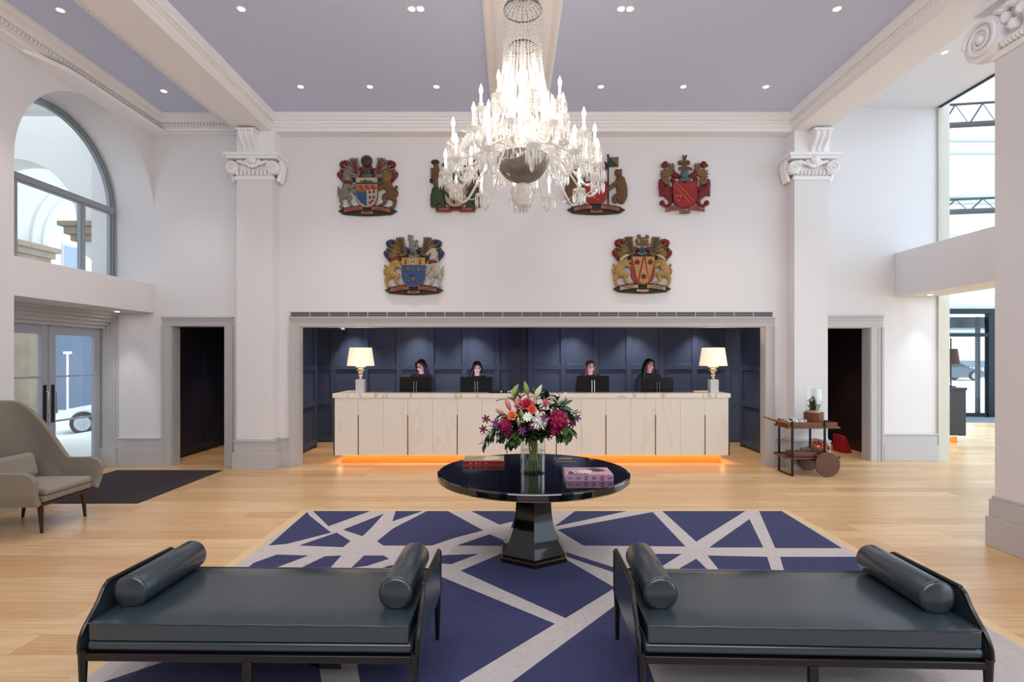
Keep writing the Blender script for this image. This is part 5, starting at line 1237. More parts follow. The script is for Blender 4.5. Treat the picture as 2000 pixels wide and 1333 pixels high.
SP = [(1000, 776, 0.0, (-0.5, 0, 1), 0.08, 2, 'pale pointed leaves rising at the top, armchair side of the bouquet', 3, 0.04, 0.12), (1016, 772, 0.05, (-0.1, 0, 1), 0.1, 1, 'dark upright leaves behind the pink buds', 5, 0.025, 0.08),
      (1056, 760, 0.05, (0.4, 0, 1), 0.10, 0, 'green leaves rising highest beside the tall buds', 7, 0.045, 0.07), (1072, 772, 0.08, (0.5, 0.2, 0.8), 0.1, 1, 'dark leaves behind the cream bud', 7, 0.04, 0.07),
      (1096, 776, 0.0, (0.6, 0, 1), 0.09, 1, 'dark leaves highest on the trolley side', 7, 0.03, 0.055), (1100, 795, -0.1, (1, -0.2, 0.2), 0.12, 3, 'broad grey green leaves over the magenta peony', 8, 0.06, 0.09),
      (1116, 812, -0.05, (1, -0.1, -0.1), 0.12, 1, 'dark leaves reaching out under the cream buds', 9, 0.04, 0.08), (1110, 846, -0.1, (0.5, -0.2, -1), 0.1, 0, 'long leaf hanging below the magenta peony', 4, 0.05, 0.10),
      (1094, 852, -0.15, (0.3, -0.4, -0.8), 0.08, 1, 'dark leaves under the smaller peony', 6, 0.035, 0.06), (975, 812, -0.05, (-1, -0.2, 0.2), 0.09, 0, 'small leaves beside the lowest pink bud', 8, 0.025, 0.04),
      (964, 836, -0.05, (-1, 0, -0.4), 0.12, 3, 'grey green leaves trailing below the purple clematis', 9, 0.03, 0.045), (951, 852, -0.03, (-1, 0, -0.5), 0.14, 1, 'thin dark leaves trailing towards the armchair', 9, 0.018, 0.06),
      (945, 868, -0.03, (-1, 0, -0.9), 0.13, 1, 'lowest trailing dark leaves of the bouquet', 8, 0.018, 0.055), (978, 858, -0.1, (-0.4, -0.2, -1), 0.12, 1, 'dark leaves hanging straight down beside the protea', 9, 0.035, 0.05),
      (1000, 866, -0.12, (-0.4, -0.3, -1), 0.1, 1, 'broad dark leaves hanging over the vase rim', 7, 0.05, 0.07), (1008, 862, -0.18, (-0.1, -0.6, -1), 0.08, 0, 'green leaves in front of the vase rim', 6, 0.04, 0.06),
      (1034, 850, -0.22, (0, -1, -0.6), 0.1, 1, 'dark leaves at the front centre under the clematis', 9, 0.045, 0.07), (1060, 848, -0.2, (0.3, -1, -0.6), 0.1, 1, 'dark leaves under the white chrysanthemum', 9, 0.045, 0.07),
      (1020, 800, -0.15, (-0.3, -1, 0.2), 0.1, 1, 'dark leaves around the red rose', 8, 0.045, 0.07), (1052, 802, -0.15, (0.4, -1, 0.2), 0.1, 1, 'dark leaves between the coral rose and the pink lily', 9, 0.045, 0.07),
      (1075, 812, -0.12, (0.5, -1, 0.1), 0.1, 1, 'dark leaves between the chrysanthemum and the big peony', 9, 0.04, 0.06), (996, 822, -0.1, (-0.6, -1, 0), 0.1, 1, 'dark leaves behind the orange rose', 9, 0.045, 0.06),
      (1030, 830, -0.1, (0, -0.8, 0), 0.1, 1, 'dark filler leaves deep in the middle of the bouquet', 12, 0.05, 0.08), (1070, 832, -0.05, (0.5, -0.8, -0.2), 0.1, 1, 'dark filler leaves behind the smaller peony', 12, 0.05, 0.08),
      (1004, 840, -0.08, (-0.5, -0.8, -0.2), 0.1, 1, 'dark filler leaves behind the plum protea', 12, 0.05, 0.08)]
for x, y, dy, out, ln, m, lab, cnt, lw, ll in SP: sprig(fp(x, y, dy), out, ln, m, lab, cnt, lw, ll)
# ------------------------------------------------------------------ carved coats of arms on the wall
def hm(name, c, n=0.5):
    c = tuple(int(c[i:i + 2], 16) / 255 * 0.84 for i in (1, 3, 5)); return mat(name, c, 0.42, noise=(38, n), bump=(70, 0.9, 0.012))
K = dict(gold=hm('antique gold', '#8d6a34'), lgold=hm('pale gold', '#c39a55'), red=hm('heraldic red', '#84121f'), bred=hm('bright red', '#b3151f', 0.15), silver=hm('antique silver', '#8f897c'),
         white=hm('antique white', '#c9c0ae'), green=hm('heraldic green', '#37502c'), dgreen=hm('dark green', '#2c3426'), blue=hm('heraldic blue', '#25508c', 0.15), dblue=hm('dark blue', '#2b3a66'), salmon=hm('ribbon salmon', '#b56f58', 0.15),
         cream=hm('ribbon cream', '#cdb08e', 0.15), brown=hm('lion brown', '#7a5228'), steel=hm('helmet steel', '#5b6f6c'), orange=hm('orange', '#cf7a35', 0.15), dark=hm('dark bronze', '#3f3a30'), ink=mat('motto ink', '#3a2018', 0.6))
YC = YW - 0.003
class Crest:
    def __init__(s, label, ox, oy, sc, ext):
        s.ox, s.oy, s.sc, s.ext = ox, oy, sc, ext      # ext = left, right, top, bottom in the crop the measurements come from
        c = s.P((ext[0] + ext[1]) / 2, ext[3], 0)
        s.t = thing('coat_of_arms', label, 'coat of arms', c, group='carved coats of arms on the back wall')
        s.k = sc * YC / F
    def P(s, u, v, d): p = at(s.ox + u * s.sc, s.oy + v * s.sc, YC); p.y = YC - d; return p
    def map6(s, u, v):   # from the reference crest's frame to this one
        e = s.ext; return e[0] + (u - 55) / 1235 * (e[1] - e[0]), e[2] + (v - 45) / 1225 * (e[3] - e[2])
    def limb(s, b, L, mirror=False, d=0.035, ref=True, flat=0.6):
        pts, rs = [], []
        for u, v, r in L:
            if mirror: u = 1345 - u
            if ref: u, v = s.map6(u, v)
            pts.append(s.P(u, v, d)); rs.append(r * s.k * 1.2)
        n = 3
        b.tube(smooth_pts(pts, n), lerp_r(rs, n), 9, sq=(1, flat, 1))
        b.ell(pts[0], (rs[0], rs[0] * flat, rs[0]), 9, 6).ell(pts[-1], (rs[-1], rs[-1] * flat, rs[-1]), 9, 6)
    def blob(s, b, u, v, r, mirror=False, d=0.04, ref=True, rz=None):
        if mirror: u = 1345 - u
        if ref: u, v = s.map6(u, v)
        b.ell(s.P(u, v, d), (r * s.k, r * s.k * 0.6, (rz or r) * s.k), 11, 8)
    def poly(s, b, pts, d0, d1, ref=False, mi=0):
        q = [s.map6(*p) if ref else p for p in pts]
        b.prism([s.P(u, v, d0) for u, v in q], (0, -(d1 - d0), 0), mi)
    def add(s, b, name, m, parent=None, label=None, **k):
        for v in b.v: v.y = min(v.y, YC)
        o = b.obj(name, K[m], parent or s.t, **k)
        if label: o['label'] = label
        return o
    # --- shared carved pieces
    def mantling(s, leafm, backm):
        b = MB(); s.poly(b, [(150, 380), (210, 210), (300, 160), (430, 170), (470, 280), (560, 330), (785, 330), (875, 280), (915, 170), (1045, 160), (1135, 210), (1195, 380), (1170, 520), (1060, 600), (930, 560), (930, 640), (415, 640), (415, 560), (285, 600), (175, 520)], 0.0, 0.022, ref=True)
        s.add(b, 'shadow_backing', 'dark', smooth=None, bevel=0.006)  # dark plate added as shadow in the gaps between leaves and helmet
        for mir in (False, True):
            b = MB()
            for tip, w in (((325, 110), 52), ((385, 100), 46), ((445, 105), 40), ((260, 150), 54), ((200, 250), 52), ((140, 310), 48), ((105, 370), 40), ((190, 480), 38), ((340, 330), 50)):
                s.limb(b, [(490, 450, 36), ((490 + tip[0]) / 2 - 12, (430 + tip[1]) / 2, w), (tip[0], tip[1], 16)], mir, d=0.035); s.blob(b, tip[0] + 10, tip[1] + 14, 24, mir, d=0.06)
            s.add(b, 'mantling', leafm)
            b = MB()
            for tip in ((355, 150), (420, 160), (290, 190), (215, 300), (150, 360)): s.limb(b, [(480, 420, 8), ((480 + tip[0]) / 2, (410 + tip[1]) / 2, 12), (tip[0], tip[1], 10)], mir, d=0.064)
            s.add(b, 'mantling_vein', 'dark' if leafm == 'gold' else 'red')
            b = MB()
            s.limb(b, [(560, 350, 40), (470, 320, 38), (400, 270, 30), (370, 230, 20)], mir, d=0.03)
            s.blob(b, 170, 220, 75, mir, d=0.03); s.blob(b, 210, 180, 50, mir, d=0.03); s.blob(b, 115, 420, 70, mir, d=0.03); s.blob(b, 130, 360, 40, mir, d=0.03)
            s.limb(b, [(120, 450, 50), (150, 520, 30), (175, 570, 20)], mir, d=0.03)
            s.add(b, 'mantling_lining', backm)
    def lion(s, mir, m, collar=None, head=None):
        b = MB()
        s.limb(b, [(285, 600, 82), (225, 720, 72), (190, 820, 84)], mir, 0.045)
        s.limb(b, [(300, 640, 48), (400, 705, 32), (480, 745, 30)], mir, 0.055); s.limb(b, [(300, 590, 42), (380, 620, 30), (440, 600, 28)], mir, 0.045)
        s.limb(b, [(195, 850, 68), (125, 940, 42), (115, 1020, 30), (150, 1095, 28), (205, 1105, 24)], mir, 0.045)
        s.limb(b, [(225, 860, 62), (335, 880, 46), (305, 960, 32), (345, 1030, 26), (415, 1060, 26)], mir, 0.05)
        s.add(b, 'supporter_body', m)
        b = MB(); s.blob(b, 290, 400, 72, mir, 0.06); s.blob(b, 365, 405, 40, mir, 0.065, rz=30); s.blob(b, 250, 340, 26, mir, 0.06)
        for k in range(7): a = 1.8 + k * 0.5; s.limb(b, [(265, 460, 40), (265 + 95 * math.cos(a), 460 - 95 * math.sin(a), 16)], mir, 0.05)
        s.limb(b, [(280, 440, 62), (285, 560, 74)], mir, 0.05)
        s.add(b, 'supporter_head', head or m)
        b = MB(); s.limb(b, [(150, 860, 16), (80, 860, 15), (62, 780, 15), (110, 720, 15), (85, 680, 28)], mir, 0.03)
        s.add(b, 'supporter_tail', m)
        if collar:
            b = MB(); s.limb(b, [(215, 580, 20), (290, 520, 24), (360, 490, 20)], mir, 0.085); s.add(b, 'collar', collar)
    def horse(s, mir, m, collar='red'):
        b = MB()
        s.limb(b, [(280, 560, 75), (230, 700, 66), (195, 820, 78)], mir, 0.045)
        s.limb(b, [(300, 640, 40), (390, 680, 26), (440, 640, 20), (455, 700, 20)], mir, 0.055); s.limb(b, [(290, 600, 36), (380, 780, 26), (430, 830, 22)], mir, 0.05)
        s.limb(b, [(190, 840, 64), (130, 940, 34), (150, 1020, 24), (130, 1090, 26)], mir, 0.045)
        s.limb(b, [(220, 850, 56), (320, 890, 40), (290, 970, 26), (350, 1060, 24)], mir, 0.05)
        s.add(b, 'supporter_body', m)
        b = MB(); s.limb(b, [(275, 520, 66), (250, 430, 52), (280, 370, 48), (350, 410, 34), (400, 440, 24)], mir, 0.06); s.limb(b, [(240, 350, 18), (225, 300, 8)], mir, 0.06)
        for k in range(6): s.limb(b, [(235, 370 + k * 35, 24), (180, 400 + k * 36, 12)], mir, 0.045)
        s.add(b, 'supporter_head', m)
        b = MB(); s.limb(b, [(160, 840, 16), (85, 860, 20), (90, 760, 26), (70, 680, 12)], mir, 0.03); s.add(b, 'supporter_tail', m)
        if collar: b = MB(); s.limb(b, [(230, 600, 34), (300, 590, 42), (345, 620, 26)], mir, 0.07); s.add(b, 'collar', collar)
    def helmet(s, m='steel', y=400):
        b = MB(); s.blob(b, 665, y, 70, d=0.06, rz=85); s.limb(b, [(600, y + 70, 30), (680, y + 85, 32), (750, y + 60, 22)], d=0.06)
        s.add(b, 'helmet', m)
        b = MB()
        for k in range(5): s.limb(b, [(630 + k * 20, y - 30, 5), (625 + k * 22, y + 45, 5)], d=0.105)
        s.add(b, 'visor_bars', 'dark')
    def shield(s, l, r, t_, b_, m, rim='lgold'):
        pts = [(l, t_), (r, t_), (r, t_ + (b_ - t_) * 0.55)]
        for k in range(1, 9):
            a = k / 8 * PI / 2; pts.append(((l + r) / 2 + (r - l) / 2 * math.cos(a) ** 0.8, t_ + (b_ - t_) * (0.55 + 0.45 * math.sin(a))))
        for k in range(1, 9):
            a = PI / 2 - k / 8 * PI / 2; pts.append(((l + r) / 2 - (r - l) / 2 * max(math.cos(a), 0) ** 0.8, t_ + (b_ - t_) * (0.55 + 0.45 * math.sin(a))))
        b = MB(); s.poly(b, pts, 0.01, 0.085); o = s.add(b, 'shield', m, smooth=None, bevel=0.004)
        b = MB(); b.tube([s.P(u, v, 0.083) for u, v in pts], 9 * s.k, 6, closed=True); s.add(b, 'shield_rim', rim, o)
        return o, pts
    def base(s, m='dgreen'):
        e = s.ext; l, r, bt = e[0], e[1], e[3]
        b = MB(); s.poly(b, [(l + 10, bt - 100), (l + 150, bt - 170), (l + 400, bt - 210), (r - 400, bt - 210), (r - 150, bt - 170), (r - 10, bt - 100), (r - 120, bt - 30), ((l + r) / 2 + 200, bt - 5), ((l + r) / 2, bt), ((l + r) / 2 - 200, bt - 5), (l + 120, bt - 30)], 0.0, 0.045)
        s.add(b, 'mound', m, smooth=None, bevel=0.012, bseg=3)
        b = MB(); random.seed(4)
        for k in range(16): u = l + 120 + k * (r - l - 240) / 15; s.blob(b, u, bt - 150 + 30 * math.sin(k), 26, ref=False, d=0.05)
        s.add(b, 'foliage_carving', 'green')
    def ribbon(s, words_, m='salmon', ink='ink', flat=False):
        e = s.ext; l, r, bt = e[0], e[1], e[3]; c = (l + r) / 2; w = r - l
        def band(P0, name, h, d):
            b = MB(); top = [(u, v - h) for u, v in P0]; q = top + list(reversed(P0))
            n = len(P0); vs = [s.P(u, v, d) for u, v in top] + [s.P(u, v, d) for u, v in P0] + [s.P(u, v, d - 0.02) for u, v in top] + [s.P(u, v, d - 0.02) for u, v in P0]
            fs = []
            for i in range(n - 1):
                fs += [(i, n + i, n + i + 1, i + 1), (2 * n + i, 2 * n + i + 1, 3 * n + i + 1, 3 * n + i), (i, i + 1, 2 * n + i + 1, 2 * n + i), (n + i, 3 * n + i, 3 * n + i + 1, n + i + 1)]
            fs += [(0, 2 * n, 3 * n, n), (n - 1, 2 * n - 1, 4 * n - 1, 3 * n - 1)]
            o = s.add(b.add(vs, fs), name, m, smooth=40)
            for e_ in (top, P0):
                s.add(MB().tube([s.P(u, v, d) for u, v in e_], 6 * s.k, 6), 'ribbon_edge', 'red' if m != 'red' else 'bred', o)
            return o
        arch = 0 if flat else 50
        L_ = [(l + 0.12 * w + k * 0.034 * w, bt - 55 - arch * math.sin(k / 9 * PI / 2)) for k in range(10)]
        R_ = [(2 * c - u, v) for u, v in reversed(L_)]
        C_ = [(c - 0.1 * w, bt - 30), (c, bt - 20), (c + 0.1 * w, bt - 30)]
        if flat: C_ = [(c - 0.1 * w, bt - 85), (c, bt - 88), (c + 0.1 * w, bt - 85)]
        for P0, wd, nm_ in ((L_, words_[0], 'ribbon'), (R_, words_[2], 'ribbon'), (C_, words_[1], 'ribbon')):
            o = band(P0, nm_, 78 if P0 is not C_ else 60, 0.075 if P0 is not C_ else 0.068)
            if wd:
                u = sum(p[0] for p in P0) / len(P0); v = sum(p[1] for p in P0) / len(P0) - (39 if P0 is not C_ else 30)
                ang = math.atan2(-(P0[-1][1] - P0[0][1]), P0[-1][0] - P0[0][0])
                size = min(58, (P0[-1][0] - P0[0][0]) / max(len(wd), 1) * 1.35) * s.k
                text('motto_lettering', wd, size, K[ink], s.t, s.P(u, v, 0.0765 if P0 is not C_ else 0.0695), (PI / 2, -ang, 0), 0.001)

# 1: ship chief, silver horned supporter and brown lion, globe crest
c = Crest('carved coat of arms topped by a dark globe, with a ship above its quartered shield', 655, 300, 0.0975, (55, 1260, 65, 1265))
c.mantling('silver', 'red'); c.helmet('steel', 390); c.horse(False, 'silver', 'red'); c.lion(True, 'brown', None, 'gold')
b = MB(); c.blob(b, 645, 180, 115, ref=False, d=0.05); c.add(b, 'globe', 'dark')
b = MB()
for k in range(-2, 3): b.tube([c.P(645 + 115 * math.cos(a) * math.cos(k * 0.35), 180 + 110 * math.sin(k * 0.45) + 0 * a, 0.05 + 0.07 * math.sin(a)) for a in [j * PI / 10 for j in range(11)]], 0.003, 5)
c.add(b, 'globe_bands', 'gold')
b = MB(); c.limb(b, [(550, 320, 30), (640, 350, 34), (740, 320, 30)], d=0.06, ref=False); c.add(b, 'wreath', 'red')
o, _ = c.shield(440, 870, 515, 1110, 'white', 'gold')
def pane(c, pts, m, d=0.088, name='shield_field'): b = MB(); c.poly(b, pts, d - 0.008, d); c.add(b, name, m, o, smooth=None)
pane(c, [(445, 520), (865, 520), (865, 620), (445, 620)], 'white', 0.087); pane(c, [(445, 615), (865, 615), (865, 655), (445, 655)], 'green', 0.088)
pane(c, [(520, 610), (540, 580), (600, 585), (630, 545), (650, 585), (760, 585), (790, 612)], 'dark', 0.091, 'ship')
pane(c, [(447, 668), (863, 668), (850, 760), (447, 760)], 'orange', 0.088)
for k in range(3): pane(c, [(490 + k * 120, 670), (550 + k * 120, 670), (600 + k * 120, 758), (540 + k * 120, 758)], 'bred', 0.0895)
pane(c, [(449, 765), (655, 765), (655, 1095), (520, 1000), (462, 900)], 'blue', 0.0885)
pane(c, [(449, 765), (655, 765), (655, 820), (449, 820)], 'gold', 0.0895)
for i, (u, v) in enumerate(((715, 810), (795, 800), (720, 910), (800, 910), (725, 1020), (770, 980))): pane(c, [(u - 28, v), (u, v - 38), (u + 28, v), (u, v + 38)], 'red', 0.0895, 'lozenge')
c.base('dgreen'); c.ribbon(('CONCILIO', 'ET', 'LABORE'), 'salmon')
# 2: green griffin-like supporters, mostly behind the chandelier
c = Crest('carved coat of arms with green supporters and a straight red ribbon, partly behind the chandelier', 835, 300, 0.0975, (60, 1080, 100, 1240))
for mir in (False, True):
    f = (lambda u: 1140 - u) if mir else (lambda u: u)
    b = MB()
    for k in range(4): c.limb(b, [(f(240), 420 + k * 20, 34), (f(150), 350 + k * 40, 30), (f(80), 320 + k * 50, 14)], d=0.035, ref=False)
    c.limb(b, [(f(200), 480, 50), (f(190), 600, 60), (f(210), 740, 60)], d=0.045, ref=False); c.limb(b, [(f(230), 640, 40), (f(300), 720, 30)], d=0.05, ref=False)
    c.limb(b, [(f(210), 470, 44), (f(190), 330, 46), (f(165), 210, 40)], d=0.035, ref=False); c.limb(b, [(f(190), 540, 40), (f(110), 555, 36)], d=0.04, ref=False)
    c.add(b, 'supporter_wing', 'brown')
    b = MB(); c.blob(b, f(160), 190, 85, ref=False, rz=50); c.blob(b, f(100), 560, 55, ref=False)
    c.add(b, 'supporter_head', 'dgreen')
    b = MB(); c.limb(b, [(f(200), 780, 100), (f(200), 900, 130), (f(150), 1000, 70)], d=0.04, ref=False); c.limb(b, [(f(280), 900, 70), (f(310), 1040, 50), (f(330), 1110, 36)], d=0.045, ref=False)
    c.limb(b, [(f(130), 940, 60), (f(110), 1060, 36)], d=0.045, ref=False); c.blob(b, f(210), 1100, 60, ref=False, rz=35)
    c.add(b, 'supporter_body', 'green')
b = MB(); c.limb(b, [(480, 420, 34), (400, 330, 40), (330, 240, 30)], d=0.03, ref=False); c.limb(b, [(660, 420, 34), (740, 330, 40), (810, 240, 30)], d=0.03, ref=False); c.add(b, 'mantling', 'green')
b = MB(); c.blob(b, 570, 500, 80, ref=False, d=0.06); c.add(b, 'helmet', 'steel')
b = MB(); c.blob(b, 570, 330, 90, ref=False, d=0.05); c.blob(b, 600, 210, 55, ref=False, d=0.05); c.add(b, 'owl_crest', 'brown')
o, _ = c.shield(350, 790, 590, 1105, 'cream', 'dgreen')
pane(c, [(352, 760), (352, 830), (540, 1050), (590, 1010)], 'dgreen'); pane(c, [(788, 760), (788, 830), (600, 1050), (560, 1010)], 'lgold', 0.09)
c.ribbon(('SAPERE', '', 'AUDEM'), 'red', 'cream', flat=True)
# 3: seated bears with banner
c = Crest('carved coat of arms with brown bears and a striped banner, partly behind the chandelier', 1100, 300, 0.0975, (60, 1250, 40, 1240))
for mir in (False, True):
    f = (lambda u: 1305 - u) if mir else (lambda u: u)
    b = MB(); c.limb(b, [(f(1130), 560, 85), (f(1160), 700, 95), (f(1170), 860, 90), (f(1150), 950, 70)], d=0.05, ref=False)
    c.limb(b, [(f(1080), 600, 50), (f(980), 660, 36), (f(890), 740, 30)], d=0.06, ref=False); c.limb(b, [(f(1130), 900, 60), (f(1030), 880, 44), (f(1000), 960, 34), (f(1040), 990, 26)], d=0.055, ref=False)
    c.add(b, 'bear_body', 'brown')
    b = MB(); c.blob(b, f(1090), 420, 78, ref=False, d=0.06); c.blob(b, f(1040), 400, 36, ref=False, d=0.065); c.blob(b, f(1150), 345, 22, ref=False); c.blob(b, f(1050), 350, 20, ref=False); c.add(b, 'bear_head', 'brown')
    b = MB().tube([c.P(f(890), 50, 0.05), c.P(f(890), 1050, 0.05)], 16 * c.k, 8); c.blob(b, f(890), 60, 28, ref=False); c.add(b, 'banner_pole', 'dark')
    b = MB(); c.poly(b, [(f(915), 95), (f(1095), 95), (f(1095), 280), (f(915), 280)], 0.03, 0.05); bn = c.add(b, 'banner', 'dark', smooth=None)
    for k in range(3):
        b = MB(); c.poly(b, [(f(930 + k * 50), 97), (f(955 + k * 50), 97), (f(1093), 240 - k * 50), (f(1093), 265 - k * 50)], 0.05, 0.053); c.add(b, 'banner_stripe', 'lgold', bn, smooth=None)
b = MB(); c.limb(b, [(600, 460, 34), (500, 380, 40), (420, 260, 34), (420, 180, 20)], d=0.03, ref=False); c.limb(b, [(700, 460, 34), (780, 380, 40), (850, 260, 34), (830, 200, 20)], d=0.03, ref=False); c.add(b, 'mantling', 'red')
b = MB(); c.blob(b, 650, 500, 80, ref=False, d=0.06); c.add(b, 'helmet', 'steel')
b = MB(); c.blob(b, 650, 330, 80, ref=False, d=0.05); c.blob(b, 650, 230, 50, ref=False); c.add(b, 'crest_figure', 'gold')
o, _ = c.shield(430, 860, 600, 1035, 'bred', 'gold')
pane(c, [(560, 900), (600, 860), (640, 900), (600, 940)], 'orange', 0.09, 'flame'); pane(c, [(640, 950), (690, 930), (700, 965), (650, 975)], 'orange', 0.09, 'flame'); pane(c, [(700, 640), (760, 640), (760, 700), (700, 700)], 'gold', 0.09, 'charge')
c.base('dgreen'); c.ribbon(('SALUS', 'EST', 'VIRTUS'), 'salmon')
# 4: all red shield with bend, winged red supporters
c = Crest('carved coat of arms with a plain red diagonal-banded shield and red winged supporters', 1280, 300, 0.0938, (55, 1120, 35, 1290))
for mir in (False, True):
    f = (lambda u: 1175 - u) if mir else (lambda u: u)
    b = MB()
    for tip in ((110, 380), (95, 440), (110, 500), (170, 340), (290, 225), (350, 230), (370, 270)): c.limb(b, [(f(290), 450, 34), (f((290 + tip[0]) // 2), (450 + tip[1]) / 2, 36), (f(tip[0]), tip[1], 14)], d=0.035, ref=False)
    c.limb(b, [(f(200), 560, 60), (f(230), 640, 40)], d=0.045, ref=False)
    c.add(b, 'mantling', 'gold')
    b = MB(); c.blob(b, f(190), 250, 70, ref=False); c.blob(b, f(130), 270, 36, ref=False); c.limb(b, [(f(330), 300, 30), (f(360), 430, 50), (f(440), 480, 44), (f(480), 500, 30)], d=0.03, ref=False); c.blob(b, f(350), 560, 55, ref=False, d=0.03)
    c.add(b, 'mantling_lining', 'red')
    b = MB(); c.limb(b, [(f(110), 600, 50), (f(120), 720, 60), (f(180), 800, 90), (f(260), 900, 60), (f(300), 980, 44), (f(285), 1070, 30), (f(210), 1110, 26), (f(130), 1060, 30)], d=0.04, ref=False)
    c.limb(b, [(f(190), 760, 60), (f(270), 740, 40), (f(330), 780, 26)], d=0.05, ref=False)
    for k in range(4): c.limb(b, [(f(250), 760 + k * 26, 30), (f(80), 760 + k * 44, 20)], d=0.05, ref=False)
    c.blob(b, f(125), 1045, 56, ref=False)
    c.add(b, 'supporter_body', 'red')
    b = MB(); c.limb(b, [(f(150), 590, 30), (f(200), 640, 30), (f(260), 650, 20)], d=0.07, ref=False); c.add(b, 'supporter_head', 'gold')
b = MB(); c.blob(b, 580, 460, 90, ref=False, d=0.07, rz=105); c.poly(b, [(470, 560), (700, 540), (690, 600), (570, 650), (500, 620)], 0.03, 0.085); c.add(b, 'helmet', 'steel')
b = MB(); c.limb(b, [(480, 340, 26), (600, 320, 30), (710, 350, 26)], d=0.06, ref=False); c.add(b, 'wreath', 'brown')
b = MB(); c.blob(b, 500, 210, 50, ref=False); c.blob(b, 660, 210, 50, ref=False); c.limb(b, [(590, 250, 34), (590, 150, 30), (565, 60, 14)], ref=False); c.limb(b, [(590, 150, 26), (630, 60, 14)], ref=False); c.add(b, 'crest_figure', 'brown')
o, _ = c.shield(340, 835, 620, 1155, 'bred', 'red')
pane(c, [(352, 705), (362, 695), (705, 1062), (690, 1070)], 'orange', 0.089, 'bend'); pane(c, [(390, 640), (402, 632), (775, 1020), (765, 1030)], 'orange', 0.089, 'bend')
pane(c, [(385, 908), (520, 908), (450, 1040)], 'orange', 0.089, 'escutcheon'); b = MB(); c.blob(b, 452, 958, 34, ref=False, d=0.085); c.add(b, 'rose_charge', 'red', o)
pane(c, [(690, 660), (702, 660), (702, 800), (690, 800)], 'gold', 0.089); pane(c, [(725, 660), (745, 660), (745, 800), (725, 800)], 'gold', 0.089)
c.ribbon(('HUMANI', 'AC', 'NIHIL'), 'salmon')
# 5: blue shield, golden lion and white horse
c = Crest('carved coat of arms with a blue shield between a golden lion and a white horse', 745, 455, 0.0938, (60, 1310, 55, 1300))
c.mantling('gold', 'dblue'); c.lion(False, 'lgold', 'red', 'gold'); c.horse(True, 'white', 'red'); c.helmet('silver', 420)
b = MB(); c.limb(b, [(640, 330, 50), (650, 240, 50), (620, 160, 44), (600, 90, 30)], d=0.06, ref=False); c.limb(b, [(650, 230, 36), (720, 250, 26), (780, 300, 22)], d=0.06, ref=False); c.limb(b, [(600, 100, 16), (670, 95, 16)], ref=False, d=0.07); c.limb(b, [(700, 250, 20), (735, 170, 18), (770, 200, 14)], ref=False)
c.add(b, 'lion_crest', 'silver')
o, _ = c.shield(445, 925, 545, 1140, 'blue', 'gold')
pane(c, [(440, 540), (930, 540), (920, 695), (448, 695)], 'lgold', 0.090, 'chief'); pane(c, [(610, 590), (735, 590), (735, 665), (610, 665)], 'white', 0.093, 'book_charge')
for x in (640, 690): pane(c, [(x, 605), (x + 26, 605), (x + 26, 645), (x, 645)], 'dblue', 0.0945)
for x in (525, 825): pane(c, [(x - 20, 570), (x + 20, 570), (x + 8, 620), (x + 22, 680), (x - 22, 680), (x - 8, 620)], 'dark', 0.093)
for u, v, r in ((575, 780, 34), (790, 790, 34), (685, 980, 38), (525, 920, 20), (840, 930, 20), (590, 1020, 18), (765, 1020, 18), (680, 790, 16), (860, 790, 16)):
    b = MB(); c.blob(b, u, v, r, ref=False, d=0.085, rz=r * 1.3); c.add(b, 'sheaf_charge', 'gold', o)
pane(c, [(600, 885), (740, 885), (750, 900), (740, 912), (600, 912)], 'dblue', 0.091)
c.base('dark'); c.ribbon(('INTEGRITY', 'AND', 'INDUSTRY'), 'salmon')
# 6: red and gold pile shield with roses, two golden lions
c = Crest('carved coat of arms with red roses on a gold wedge shield between golden lions', 1190, 455, 0.0938, (55, 1290, 45, 1270))
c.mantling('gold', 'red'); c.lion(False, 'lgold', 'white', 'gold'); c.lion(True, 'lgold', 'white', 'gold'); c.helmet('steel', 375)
b = MB()
for u, v, r in ((600, 90, 46), (770, 100, 46), (560, 180, 40), (680, 160, 60), (770, 190, 36), (650, 230, 40), (720, 230, 40)): c.blob(b, u, v, r, ref=False, d=0.05)
c.add(b, 'flower_crest', 'gold')
b = MB(); c.limb(b, [(560, 250, 22), (680, 240, 26), (790, 260, 22)], d=0.06, ref=False); c.add(b, 'wreath', 'brown')
o, _ = c.shield(440, 915, 515, 1090, 'bred', 'gold')
pane(c, [(455, 520), (672, 520), (560, 1010)], 'lgold', 0.089, 'pile'); pane(c, [(725, 520), (912, 520), (905, 640), (800, 1010)], 'lgold', 0.089, 'pile'); pane(c, [(698, 560), (790, 1030), (695, 1082), (590, 1030)], 'lgold', 0.089, 'pile')
for u, v in ((555, 630), (830, 630), (690, 925)):
    b = MB()
    for k in range(5): c.blob(b, u + 30 * math.cos(k * 1.257), v + 30 * math.sin(k * 1.257), 30, ref=False, d=0.085)
    c.blob(b, u, v, 16, ref=False, d=0.098); c.add(b, 'rose_charge', 'red', o)
c.base('dgreen'); c.ribbon(('VIRIBUS', '', 'DILIGENTER'), 'cream')

